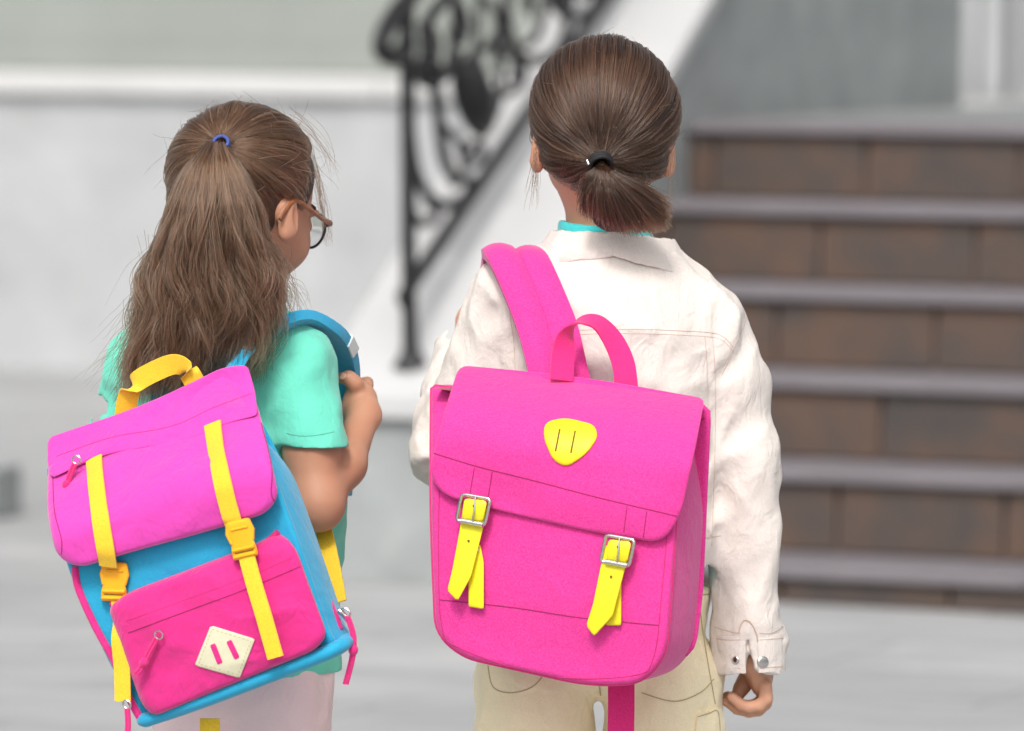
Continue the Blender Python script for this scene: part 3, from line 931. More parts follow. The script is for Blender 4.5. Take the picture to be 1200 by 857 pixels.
cc = Vector(W2(878, 743, -.0125)); ca = Vector(W2(879.5, 786, -.0145)) - cc
hcuff = ca.length
# angle of the slit: straight at the camera (-y)
axn = ca.normalized(); xx = (Vector((1, 0, 0)) - axn * axn.x).normalized(); yy = axn.cross(xx)
sa = math.atan2(Vector((0, -1, 0)).dot(yy), Vector((0, -1, 0)).dot(xx))
cuff = band(cc, ca, .0385, .0372, hcuff, sa + .17, sa + 2 * math.pi - .19, .0022, 'cuff', M['jacket'], jk2)
def disc(p, n, r, h, name, mat, parent, dome=.4):
    n = Vector(n).normalized(); p = Vector(p)
    return MB().tube([p - n * h, p + n * h * .2, p + n * h * .7, p + n * h, p + n * h * 1.02], [r * .96, r, r * .92, r * .55, r * .02], 20).build(name, mat, parent)
b_cuff = bvh_of(cuff)
for (x, y, r) in ((862, 774, .0048), (894, 776, .0068)):
    q = on_surface(b_cuff, x, y, 0)
    if q is not None:
        nn = (q - (cc + ca * .6)); nn -= axn * nn.dot(axn)
        bt = disc(q, nn, r, .0014, 'snap_button', M['steel'], cuff)
        disc(q + nn.normalized() * .0012, nn, r * .45, .0005, 'button_centre', M['dark_frame'], bt) if r < .005 else None
for yy_ in (748, 781):
    seam(b_cuff, [(838, yy_), (850, yy_ + 2), (868, yy_ + 2)], 'cuff_seam', M['jacket_thread'], cuff, .0004, 20, .0001)
    seam(b_cuff, [(890, yy_ + 2), (905, yy_ + 1), (918, yy_)], 'cuff_seam', M['jacket_thread'], cuff, .0004, 20, .0001)
# folded shirt collar of the jacket: stands up round the neck, then falls outwards
def collar():
    V, Fc = [], []
    n = 72
    c0 = W2(718, 287, .004)
    for i in range(n + 1):
        a = R(-90) + R(-150) + R(300) * i / n            # back of the neck at -90 degrees
        dx, dy = math.cos(a), math.sin(a)
        side = abs((i / n) - .5) * 2                     # 0 at the back, 1 at the front tips
        tilt = .10 * dx
        top = .0165 - .006 * side ** 2
        flare = .010 + .026 * side ** 1.4
        fall = .024 + .010 * side
        prof = [(.0585, -.016), (.0600, top - .008), (.0625, top - .001), (.0650, top), (.0675, top - .0025), (.069 + flare * .5, top - fall * .6), (.0705 + flare, top - fall), (.0690 + flare, top - fall - .0024), (.0660 + flare * .5, top - fall * .72)]
        nz = .0012 * math.sin(i * .9) + .0008 * math.sin(i * 2.3 + 1)
        for rr, z in prof:
            rx, ry = rr * 1.06, rr * .92
            V.append((c0[0] + rx * dx, c0[1] + ry * dy, c0[2] + z + nz * .5 - .07 * (rr * dx) - .55 * max(rr - .058, 0) * abs(dx)))
    m = 9
    for i in range(n):
        for k in range(m - 1):
            Fc.append((i * m + k, i * m + k + 1, (i + 1) * m + k + 1, (i + 1) * m + k))
    return MB().add(V, Fc).build('collar', M['jacket'], jk2, sharp=70)
col2 = collar()
shoes(p2, [(legs2[0][0][0] - .008, D2, .08), (legs2[1][0][0] + .008, D2, .08)], (0, 1))

# ---- hair of the girl in the jacket
def ell_r(d, r):
    a_ = 1 / np.sqrt(((d / np.array(r)) ** 2).sum(-1))
    c_ = np.array((0, -.026, -.046)); q_ = np.array((.060, .052, .036))      # the nape swells below the skull
    A_ = ((d / q_) ** 2).sum(-1); B_ = (d * c_ / q_ ** 2).sum(-1); C_ = ((c_ / q_) ** 2).sum() - 1
    disc_ = B_ * B_ - A_ * C_
    n_ = np.where(disc_ > 0, (B_ + np.sqrt(np.maximum(disc_, 0))) / A_, 0)
    h_ = np.maximum(.012 - np.abs(a_ - n_), 0) / .012
    return np.maximum(a_, n_) + h_ * h_ * .003
def slerp(a, b, t):
    """a (n,3), b (3,), t (k,) -> (n,k,3)"""
    om = np.arccos(np.clip((a * b).sum(-1), -.9995, .9995))[:, None, None]
    t = t[None, :, None]
    return (np.sin((1 - t) * om) * a[:, None, :] + np.sin(t * om) * b[None, None, :]) / np.sin(om)
def scalp_roots(n, keep):
    out = []
    while sum(len(o) for o in out) < n:
        d = rng.normal(size=(n * 2, 3)); d /= np.linalg.norm(d, axis=1)[:, None]
        out.append(d[keep(d)])
    return np.concatenate(out)[:n]
RH = (.0725, .0875, .0785)
def gather(n, keep, tie, layer, wob, seed, k=18, sag=None, ease=1.0):
    """strands that lie on the scalp and run to the tie; local head frame"""
    d = scalp_roots(n, keep)
    T_ = tie / np.linalg.norm(tie)
    t = np.linspace(0, 1, k) ** ease
    S = slerp(d, T_, t)
    S /= np.linalg.norm(S, axis=-1)[..., None]
    lay = layer * (.25 + .75 * rng.random(n))[:, None] * np.clip(t * 5, .15, 1)[None, :]
    e1 = np.cross(T_, (0, 0, 1.0)); e1 /= np.linalg.norm(e1); e2 = np.cross(T_, e1)
    az = np.arctan2(d @ e2, d @ e1)
    lock = vnoise(np.stack([az * 9, np.full(n, .5), np.full(n, 2.5)], -1), 1.0, seed + 8) * .0016 + vnoise(np.stack([az * 26, np.full(n, .5), np.full(n, 7.5)], -1), 1.0, seed + 9) * .0011
    nz = vnoise(S * 1.0 + 3, 3.2, seed) * .0018 + lock[:, None] * np.clip(1.25 - t, 0, 1)[None, :]
    ph = rng.random((n, 1, 3)) * 50
    P = S * (ell_r(S, RH) + lay + nz)[..., None]
    j = np.stack([vnoise(np.concatenate([np.broadcast_to(ph[..., :1], (n, k, 1)), np.broadcast_to(t[None, :, None] * 2.2, (n, k, 1)), np.full((n, k, 1), q * 7.3)], -1), 1.0, seed + 3) for q in range(3)], -1)
    P += j * wob * np.sin(np.pi * t)[None, :, None]
    end = np.array(tie) + rng.normal(size=(n, 3)) * .0035
    w = np.clip((t - .8) / .2, 0, 1)[None, :, None] ** 1.5
    P = P * (1 - w) + end[:, None, :] * w
    return P
to_world = lambda P, c, A: P @ A.T + np.array(c)
tieW2 = W2(704, 189, -.092)
tie2 = A2.T @ (tieW2 - C2)
def keep2(d):
    x, y, z = d.T
    front = (y > .45) & (z < .40 + .15 * np.abs(x))
    low = z < -.86 + .10 * np.abs(x)
    side = (np.abs(x) > .50) & (z < -.42) & (y > -.22)
    return ~(front | low | side)
S = gather(17000, keep2, tie2, .0105, .0030, 51)
cap = to_world(S, C2, A2)
# short fan of the tail below the tie
n = 5200
nc = 90
cu, cw_ = rng.random(nc) * 2 - 1, rng.random(nc) * 2 - 1
ci = rng.integers(0, nc, n)
u = np.clip(cu[ci] + rng.normal(size=n) * .12, -1.05, 1.05); w = np.clip(cw_[ci] + rng.normal(size=n) * .2, -1, 1)
ln = 1.03 - .38 * rng.random(n) ** 1.6 - .16 * rng.random(nc)[ci] ** 1.3 - .10 * u ** 2 - .14 * np.clip(-u, 0, 1)
t = np.linspace(0, 1, 14)
yy2 = 190 + (80 * ln)[:, None] * t[None, :]
hw = np.interp(t, [0, .12, .3, .6, 1], [7, 10, 17, 35, 50])[None, :]
cxp = np.interp(t, [0, .12, .3, .6, 1], [704, 706, 710, 719, 732])[None, :]
xx2 = cxp + u[:, None] * hw
dep = np.interp(t, [0, .15, .5, 1], [-.096, -.112, -.112, -.098])[None, :] - (w[:, None] * np.sqrt(np.clip(1 - u ** 2, 0, 1))[:, None]) * np.interp(t, [0, .3, 1], [.007, .015, .02])[None, :]
yy2 = yy2 + 2 * u[:, None] * t[None, :]
sc = 1 / 1059.4
base = W2(704, 190, 0)
tail = np.stack([base[0] + (xx2 - 704) * sc, D2 + dep, base[2] - (yy2 - 190) * sc], -1)
tail += (rng.normal(size=(n, 1, 3)) * .0016) * t[None, :, None]
tail[..., 0] += .0016 * np.sin(t[None, :] * 6 + rng.random((n, 1)) * 6) * t[None, :]
# under-mass so that no scalp shows
v = Vol(C2 - .125, C2 + .125, .003)
v.ell(C2, (.0745, .0895, .0808), A2, .01)
v.ell(C2 + A2 @ np.array((0, -.026, -.046)), (.0605, .0525, .0365), A2, .012)
face = np.array(C2) + A2 @ np.array((0, .115, -.058))
v.ell(face, (.140, .085, .105), A2, .01, 's')
for x in (-1, 1):
    v.ell(C2 + A2 @ np.array((x * .082, .030, -.060)), (.026, .046, .040), A2, .008, 's')
v.half(C2 + A2 @ np.array((0, 0, -.082)), A2 @ np.array((0, .3, -1)))
v.cone(W2(704, 190, -.096), W2(708, 214, -.108), .005, .009, .01); v.cone(W2(708, 214, -.108), W2(722, 248, -.100), .009, .024, .01, sc=(1.2, .5, 1))
hm2 = v.mesh('hair', M['mass_dark'], p2, 2)
hair_curves('hair_strands', cap, .00042, M['hair_dark'], hm2, .8)
hair_curves('ponytail_strands', tail, .00040, M['hair_dark'], hm2, .4)
# wisps: nape, sides, crown fly-aways
def wisps(c, A, roots, dirs, length, curl, seed, k=12):
    n = len(roots); t = np.linspace(0, 1, k)
    P = roots[:, None, :] + dirs[:, None, :] * (length[:, None] * t[None, :])[..., None]
    ph = rng.random((n, 1)) * 60
    for q in range(3):
        z = np.stack([np.broadcast_to(ph, (n, k)), np.broadcast_to(t[None, :] * 1.3, (n, k)), np.full((n, k), q * 5.1)], -1)
        P[..., q] += vnoise(z, 1.0, seed) * curl * t[None, :]
    return P
nw = 60
rd = scalp_roots(nw, lambda d: (d[:, 2] > -.5) & (d[:, 1] < .6))
rt = rd * (ell_r(rd, RH) + .007)[:, None]
tg = np.cross(rd, rng.normal(size=(nw, 3))); tg /= np.linalg.norm(tg, axis=1)[:, None]
dr = tg + rd * .12; dr /= np.linalg.norm(dr, axis=1)[:, None]
wl_ = wisps(C2, A2, to_world(rt, C2, A2), dr @ A2.T, .015 + .022 * rng.random(nw), .010, 77)
ns = 34
sx = np.where(rng.random(ns) < .72, -1, 1)
rt = np.stack([sx * (.071 + .006 * rng.random(ns)), -.005 - .03 * rng.random(ns), -.03 - .03 * rng.random(ns)], -1)
dr = np.stack([sx * (.12 * rng.random(ns) - .02), -.1 + .1 * rng.random(ns), -np.ones(ns)], -1); dr /= np.linalg.norm(dr, axis=1)[:, None]
w2_ = wisps(C2, A2, to_world(rt, C2, A2), dr @ A2.T, .025 + .035 * rng.random(ns), .010, 78)
nn_ = 120
rt = np.stack([(rng.random(nn_) - .5) * .105, -.055 - .012 * rng.random(nn_), -.066 - .018 * rng.random(nn_)], -1)
dr = np.stack([-rt[:, 0] * 6 + rng.normal(size=nn_) * .3, -.5 * np.ones(nn_), .25 + .5 * rng.random(nn_)], -1); dr /= np.linalg.norm(dr, axis=1)[:, None]
w3_ = wisps(C2, A2, to_world(rt, C2, A2), dr @ A2.T, .015 + .02 * rng.random(nn_), .006, 79)
hair_curves('stray_hairs', np.concatenate([wl_, w2_, w3_]), .00017, M['hair_dark'], hm2, .4)
# black elastic with its metal crimp
td = np.array(tieW2); ax = Vector(W2(706, 202, -.110) - W2(703, 186, -.094)).normalized()
a1 = ax.orthogonal().normalized(); a2 = ax.cross(a1)
for q, (off, rr) in enumerate(((-.0035, .0105), (.0, .0115), (.0035, .0112))):
    ring = [Vector(W2(704, 190, -.098)) + ax * off + (a1 * math.cos(2 * math.pi * i / 28) + a2 * math.sin(2 * math.pi * i / 28)) * rr for i in range(28)]
    MB().tube(ring, .0024, 8, True).build('hair_tie', M['black_elastic'], hm2)
MB().tube([Vector(W2(690, 193, -.104)), Vector(W2(688, 188, -.102))], .0018, 10).build('hair_tie_crimp', M['steel'], hm2)
# =================================================================== girl with the long ponytail and mint shirt
D1 = 6.20
def W1(px, py, dy=0.0): return np.array(at(px, py, D1 + dy))
p1 = thing('person', 'child with a long ponytail in a mint green t-shirt and pale pink trousers', 'person', (at(300, 700, D1).x, D1, 0))
C1 = W1(285, 212, .0); A1 = head_axes(35, -13, 0)
BY = R(25); BR = np.array((math.cos(BY), -math.sin(BY), 0)); BF = np.array((math.sin(BY), math.cos(BY), 0))
def B1(px, py, side):  # a point on the body's own left-right line: side in metres, picture height py
    c = W1(px, py, 0); return c + np.array((0, -side * math.sin(BY), 0))
sh1R = W1(348, 428, -.050); el1R = W1(372, 588, -.095); wr1R = W1(427, 487, .025)
sh1L = W1(168, 428, .045); el1L = W1(150, 590, .06); wr1L = W1(170, 500, .16)
tor1 = [
    (W1(270, 415), W1(335, 430, -.04), .038, .034, 1),
    (W1(270, 415), W1(185, 428, .04), .038, .034, 1),
    (W1(264, 460), W1(277, 600), .098, .098, .78),
    (W1(284, 680), W1(288, 770), .098, .102, .80),
]
legs1 = [(W1(240, 815, .02), .058, -.04), (W1(324, 815, -.02), .058, .04)]
v = Vol((W1(90, 0)[0], D1 - .15, -.01), (W1(470, 0)[0], D1 + .24, 1.10), .0022)
add_head(v, C1, A1)
v.cone(W1(272, 285, .0), W1(268, 385, 0), .036, .042, .02)
for i_, (a, b, ra, rb, sy) in enumerate(tor1): v.cone(a, b, ra - (.004 if i_ < 2 else .014), rb - (.004 if i_ < 2 else .016), .05, sc=(1, sy, 1))
for hp, r0, ox in legs1:
    knee = np.array((hp[0], hp[1], .28)); ank = np.array((hp[0] + ox * .1, hp[1], .075))
    v.cone(hp, knee, r0 - .018, .040, .03); v.cone(knee, ank, .041, .026, .03)
    v.cone(ank, ank + BF * .09 + (0, 0, -.04), .025, .02, .03)
v.cone(sh1R, W1(364, 520, -.080), .030, .0275, .03); v.cone(W1(364, 520, -.080), el1R, .0295, .0265, .02)
v.ell(W1(374, 594, -.095), (.0235, .023, .0250), None, .02)
v.cone(el1R + (.003, .004, .004), W1(403, 545, -.045), .0245, .0225, .010); v.cone(W1(403, 545, -.045), wr1R, .0225, .0165, .015)
v.cone(sh1L, el1L, .034, .027, .03); v.cone(el1L, wr1L, .026, .0185, .02)
# right hand: closed on the strap at the front of the shoulder, seen from the wrist
v.cone(wr1R, W1(425, 470, .044), .0175, .0160, .012)
v.ell(W1(420, 466, .050), (.0155, .020, .0200), None, .012)
v.ell(W1(410, 484, .046), (.0095, .013, .0120), None, .012)
for q in range(4):
    y = 450 + q * 12.5
    add_finger(v, [W1(430 - q * 3, y + 2, .062), W1(430 - q * 2, y - 1, .084), W1(418, y, .098), W1(404, y + 2, .098), W1(396, y + 4, .088)], .0076, .0060, .002)
add_finger(v, [W1(419, 462, .036), W1(416, 450, .030), W1(409, 443, .030), W1(401, 443, .034)], .0094, .0064, .005)
# left hand
v.ell(W1(176, 486, .165), (.018, .02, .024), None, .012)
for q in range(4):
    y = 476 + q * 10
    add_finger(v, bez([W1(168, y - 4, .175), W1(170, y - 4, .200), W1(188, y, .205), W1(200, y, .190)], 5), .0078, .0062, .003)
add_finger(v, [W1(182, 476, .15), W1(192, 468, .15), W1(202, 470, .155)], .009, .0066, .006)
body1 = v.mesh('body', M['skin_tan'], p1, 1)
lips_slot(body1, C1, A1)
eyes(C1, A1, p1)
nb = bvh_of(body1)
q = on_surface(nb, 402, 441, .0004)
if q is not None: disc(q, (-.6, -.7, .3), .0042, .0008, 'thumbnail', M['nail'], p1)

# trousers
v = Vol((W1(160, 0)[0], D1 - .16, .02), (W1(440, 0)[0], D1 + .16, .52), .004)
lower_cloth(v, tor1[3], legs1, D1, W1(0, 735)[2], -.002, .060, .052, .046, .06, 0)
v.wrinkle(lambda P: .003 * folds(P, (.6, .1, .8), 28, 2.5, 63) + .002 * folds(P, (1, 0, .3), 40, 3, 64), .02)
tr1 = v.mesh('trousers', M['pale_pink'], p1, 1)

# t-shirt
v = Vol((W1(60, 0)[0], D1 - .17, W1(0, 800)[2]), (W1(470, 0)[0], D1 + .17, W1(0, 330)[2]), .003)
v.cone(sh1R, W1(367, 545, -.088), .0405, .0375, .022)
v.cone(sh1L, W1(143, 520, .05), .0405, .038, .022)
wrk = lambda P: .0034 * folds(P, (.35, .1, .9), 26, 2.8, 71) + .0024 * folds(P, (.9, .1, .4), 34, 2.6, 72)
v.wrinkle(wrk, .02)
v.half(W1(366, 519, -.042), np.array((-.02, 0, -1)))
v.half(W1(143, 500, .05), np.array((0.1, 0, -1)), W1(60, 800, -.17), W1(240, 300, .17))
v.cone(W1(362, 497, -.074), W1(369, 560, -.092), .0315, .0325, .003, 's')
v.cone(W1(146, 480, .05), W1(142, 560, .05), .0345, .0345, .003, 's')
w_ = Vol(v.lo, v.lo + v.n * v.h, v.h); w_.n = v.n; w_.d = np.full(v.n, .15, np.float32)
w_.cone(W1(270, 418), W1(335, 434, -.04), .042, .040, .05); w_.cone(W1(270, 418), W1(182, 434, .04), .042, .040, .05)
w_.cone(W1(266, 460), W1(277, 600), .104, .107, .05, sc=(1, .80, 1)); w_.cone(W1(277, 600), W1(286, 775), .107, .105, .05, sc=(1, .82, 1))
w_.wrinkle(wrk, .02)
w_.half(W1(0, 782), (0, 0, -1))
w_.cone(W1(285, 745), W1(287, 800), .098, .099, .004, 's', sc=(1, .80, 1))
v.put((slice(None),) * 3, w_.d, .022, 'u')
v.cone(W1(272, 330), W1(268, 380), .046, .046, .008, 's')
ts1 = v.mesh('shirt', M['mint'], p1, 1)
b_ts1 = bvh_of(ts1)
M['mint_thread'] = plain('mint_thread', (.10, .42, .33), .8)
seam(b_ts1, [(336, 508), (352, 511), (372, 510), (392, 506)], 'hem_stitch', M['mint_thread'], ts1, .0005, 40, .0)

# ---- hair
def keep1(d):
    x, y, z = d.T
    front = (y > .52) & (z < .34 + .15 * np.abs(x))
    low = z < -.74 + .1 * np.abs(x)
    side = (np.abs(x) > .50) & (z < -.36) & (y > -.30)
    return ~(front | low | side)
tieW1 = W1(259, 170, -.083)
tie1 = A1.T @ (tieW1 - C1)
S = gather(11000, keep1, tie1, .0080, .0026, 81)
cap1 = to_world(S, C1, A1)
PYk = [166, 174, 186, 205, 235, 275, 320, 360, 400, 452]
CXk = [259, 259, 258, 258, 258, 258, 256, 251, 243, 232]
HWk = [9, 14, 25, 37, 51, 61, 69, 76, 82, 84]
DPk = [-.086, -.102, -.116, -.122, -.124, -.122, -.116, -.110, -.104, -.098]
DTk = [.008, .012, .018, .024, .030, .032, .032, .032, .030, .028]
sc1 = D1 / F
def tail_points(u, w, py):
    cx = np.interp(py, PYk, CXk); hw = np.interp(py, PYk, HWk)
    dp = np.interp(py, PYk, DPk); dt = np.interp(py, PYk, DTk)
    b0 = W1(259, 166, 0)
    x = b0[0] + (cx + u * hw - 259) * sc1
    z = b0[2] - (py - 166) * sc1
    y = D1 + dp - w * np.sqrt(np.clip(1.05 - u * u, 0, 2)) * dt
    return np.stack([x, y, z], -1)
nc, per, k = 260, 66, 30
cu = rng.random(nc) * 2 - 1; cw_ = rng.random(nc) * 2 - .8
cu *= np.where(rng.random(nc) < .5, 1, .92)
ce = 462 - 96 * rng.random(nc) ** 1.7 - 20 * np.clip(cu, 0, 1)
t = np.linspace(0, 1, k)
PYc = 167 + (ce - 167)[:, None] * (t[None, :] ** .92)
G = tail_points(cu[:, None], np.clip(cw_, -1, 1)[:, None], PYc)
ph = rng.random((nc, 1)) * 6.28; fr = 1.7 + 2.3 * rng.random((nc, 1)); am = .0042 + .0085 * rng.random((nc, 1))
G[..., 0] += am * np.sin(ph + fr * 6.28 * t[None, :] * .6) * np.clip(t * 1.6, 0, 1)
G[..., 1] += am * .8 * np.cos(ph * 1.7 + fr * 6.28 * t[None, :] * .6) * np.clip(t * 1.6, 0, 1)
G[..., 0] += .0055 * np.sin(1.0 + 9.0 * t[None, :] + 1.2 * cu[:, None]) * np.clip(t * 1.5, 0, 1)
off = rng.normal(size=(nc, per, 1, 3)) * (.0012 + .0042 * t[None, None, :, None])
jp = rng.random((nc * per, 1)) * 90
jit = np.stack([vnoise(np.stack([np.broadcast_to(jp, (nc * per, k)), np.broadcast_to(t[None] * 3.2, (nc * per, k)), np.full((nc * per, k), 4.7 * q)], -1), 1., 91) for q in range(3)], -1).reshape(nc, per, k, 3) * .0066 * t[None, None, :, None]
tail1 = (G[:, None] + off + jit).reshape(-1, k, 3)
sl_i = 1 - .34 * rng.random(len(tail1)) ** 2.0
xs_ = (np.linspace(0, 1, k)[None] * sl_i[:, None]) * (k - 1); i0_ = np.minimum(xs_.astype(int), k - 2); fr_ = (xs_ - i0_)[..., None]
rw_ = np.arange(len(tail1))[:, None]
tail1 = tail1[rw_, i0_] * (1 - fr_) + tail1[rw_, i0_ + 1] * fr_
tail1[..., 1] = np.minimum(tail1[..., 1], D1 - .045)
v = Vol(W1(100, 470, -.20), W1(400, 100, .12), .0035)
v.ell(C1, (.0742, .0892, .0803), A1, .01)
v.ell(C1 + A1 @ np.array((0, -.026, -.046)), (.0605, .0525, .0365), A1, .012)
v.ell(np.array(C1) + A1 @ np.array((0, .112, -.056)), (.140, .085, .105), A1, .01, 's')
for x in (-1, 1):
    v.ell(C1 + A1 @ np.array((x * .082, .026, -.056)), (.027, .046, .042), A1, .008, 's')
v.half(C1 + A1 @ np.array((0, 0, -.080)), A1 @ np.array((0, .3, -1)))
for i in range(4, len(PYk) - 1):
    a = W1(CXk[i], PYk[i], DPk[i]); b = W1(CXk[i + 1], min(PYk[i + 1], 425), DPk[i + 1])
    if i == len(PYk) - 2: continue
    f0, f1 = (.52 if i < 5 else .70), .70
    r0, r1 = HWk[i] * sc1 * f0, HWk[i + 1] * sc1 * f1
    v.cone(a, b, r0, r1, .012, sc=(1, .36, 1))
hm1 = v.mesh('hair', M['mass_mid'], p1, 2)
hair_curves('hair_strands', cap1, .00042, M['hair_mid'], hm1, .8)
hair_curves('ponytail_strands', tail1, .00034, M['hair_mid'], hm1, .4)
nw = 120
rd = scalp_roots(nw, lambda d: (d[:, 2] > -.4) & (d[:, 1] < .6))
rt = rd * (ell_r(rd, RH) + .007)[:, None]
tg = np.cross(rd, rng.normal(size=(nw, 3))); tg /= np.linalg.norm(tg, axis=1)[:, None]
dr = tg + rd * .16; dr /= np.linalg.norm(dr, axis=1)[:, None]
w1_ = wisps(C1, A1, to_world(rt, C1, A1), dr @ A1.T, .02 + .03 * rng.random(nw), .013, 87)
# loose strands hanging by the temple and the nape
def hang(px, py, dy, n, spread, ex, ey, exs, seed):
    a = np.stack([W1(px, py, dy)] * n) + rng.normal(size=(n, 3)) * spread
    k = 14; t = np.linspace(0, 1, k)
    e = np.stack([W1(ex, ey, dy)] * n) + rng.normal(size=(n, 3)) * exs
    mid = (a + e) / 2 + np.array((.010, 0, .012)) + rng.normal(size=(n, 3)) * exs * .4
    P = ((1 - t) ** 2)[None, :, None] * a[:, None] + (2 * t * (1 - t))[None, :, None] * mid[:, None] + (t ** 2)[None, :, None] * e[:, None]
    ph = rng.random((n, 1)) * 50
    for q in range(3):
        P[..., q] += vnoise(np.stack([np.broadcast_to(ph, (n, k)), np.broadcast_to(t[None] * 3, (n, k)), np.full((n, k), q * 3.3)], -1), 1., seed) * .006 * t[None]
    return P
h1 = hang(352, 160, .03, 30, .004, 384, 284, .003, 95)
h2 = hang(342, 138, .03, 14, .006, 392, 205, .007, 96)
h3 = hang(318, 318, -.03, 70, .010, 340, 372, .013, 97)
h4 = hang(190, 300, -.11, 60, .012, 150, 400, .018, 98)
h5 = hang(160, 380, -.10, 40, .012, 128, 450, .014, 99)
def resamp(P, k):
    n, k0, _ = P.shape
    x = np.linspace(0, k0 - 1, k); i = np.minimum(x.astype(int), k0 - 2); f = (x - i)[None, :, None]
    return P[:, i] * (1 - f) + P[:, i + 1] * f
hair_curves('stray_hairs', np.concatenate([resamp(x, 14) for x in (w1_, h1, h2, h3, h4, h5)]), .00018, M['hair_mid'], hm1, .4)
ax = Vector((-.15, -.75, .55)).normalized(); a1 = ax.orthogonal().normalized(); a2 = ax.cross(a1)
for off_ in (-.003, .0015):
    ring = [Vector(W1(259, 168, -.093)) + ax * off_ + (a1 * math.cos(2 * math.pi * i / 28) + a2 * math.sin(2 * math.pi * i / 28)) * .0082 for i in range(28)]
    MB().tube(ring, .0020, 8, True).build('hair_tie', M['blue_elastic'], hm1)
shoes(p1, [(legs1[0][0][0] - .006, legs1[0][0][1], .08), (legs1[1][0][0] + .006, legs1[1][0][1], .08)], BF)

# eyeglasses
H1 = lambda x, y, z: Vector(np.array(C1) + A1 @ np.array((x, y, z)))
gl = thing('eyeglasses', 'round dark rimmed eyeglasses with amber temples on the ponytailed child', 'eyeglasses', H1(0, .1, -.034))
M['lens'] = bpy.data.materials.new('clear_lens'); M['lens'].use_nodes = True
_b = M['lens'].node_tree.nodes['Principled BSDF']; _b.inputs['Transmission Weight'].default_value = 1.0; _b.inputs['Roughness'].default_value = .02; _b.inputs['IOR'].default_value = 1.05
for x in (-1, 1):
    ring = [H1(x * (.033 + .023 * math.cos(a)), .096 - .010 * abs(math.cos(a)) * (1 if math.cos(a) > 0 else .0) , -.036 + .019 * math.sin(a)) for a in [2 * math.pi * i / 32 for i in range(32)]]
    MB().tube(ring, .0016, 8, True).build('rim', M['dark_frame'], gl)
    cen = H1(x * .033, .0935, -.036)
    V = [cen] + [cen + (p - cen) * .97 for p in ring]
    V2 = [p - Vector(A1 @ np.array((0, .0012, 0))) for p in V]
    m_ = len(V)
    MB().add(V + V2, [(0, i, i % 32 + 1) for i in range(1, 33)] + [(m_, m_ + i % 32 + 1, m_ + i) for i in range(1, 33)]).build('lens', M['lens'], gl)
    MB().tube([H1(x * .053, .089, -.030), H1(x * .064, .084, -.029), H1(x * .070, .056, -.028)], [.0020, .0026, .0019], 10, flat=1.4).build('temple_hinge', M['tortoise'], gl)
    MB().tube(spline([H1(x * .070, .056, -.028), H1(x * .0755, .03, -.025), H1(x * .0765, .006, -.020), H1(x * .0775, -.008, -.024), H1(x * .0755, -.022, -.046)], 20), .0017, 10, flat=1.5).build('temple', M['tortoise'], gl)
MB().tube(spline([H1(-.011, .097, -.032), H1(0, .1035, -.029), H1(.011, .097, -.032)], 8), .0014, 8).build('bridge', M['dark_frame'], gl)
# =================================================================== backpacks: built in a leaning frame of their own
class Fr:
    """pack frame: image directions of its width and height, and how each recedes; n points out of the pack towards the viewer"""
    def __init__(s, px, py, Y, ang_x, ang_z, sx, sz):
        s.O = at(px, py, Y)
        s.ex = Vector((math.cos(R(ang_x)), sx, math.sin(R(ang_x)))).normalized()
        s.ez = Vector((math.cos(R(ang_z)), sz, math.sin(R(ang_z)))).normalized()
        s.en = s.ex.cross(s.ez).normalized()
        if s.en.y > 0: s.en = -s.en
    def P(s, px, py, n=0.0):
        d = ray(px, py)
        o = s.O + s.en * n
        return CAM + d * ((o - CAM).dot(s.en) / d.dot(s.en))

def rounded(poly, rad, seg=6):
    """outline of picture points with rounded corners; poly items (x, y[, r])"""
    out = []
    m = len(poly)
    for i in range(m):
        p = np.array(poly[i][:2], float); r = poly[i][2] if len(poly[i]) > 2 else rad
        a = np.array(poly[i - 1][:2], float) - p; b = np.array(poly[(i + 1) % m][:2], float) - p
        la, lb = np.linalg.norm(a), np.linalg.norm(b)
        rr = min(r, la * .49, lb * .49)
        s, e = p + a / la * rr, p + b / lb * rr
        for q in range(seg + 1):
            t = q / seg
            out.append((1 - t) ** 2 * s + 2 * t * (1 - t) * p + t * t * e)
    return np.array(out)
def resample(O, n):
    O = np.vstack([O, O[:1]])
    L = np.concatenate([[0], np.cumsum(np.linalg.norm(np.diff(O, axis=0), axis=1))])
    x = np.linspace(0, L[-1], n, endpoint=False)
    return np.stack([np.interp(x, L, O[:, i]) for i in range(2)], -1)
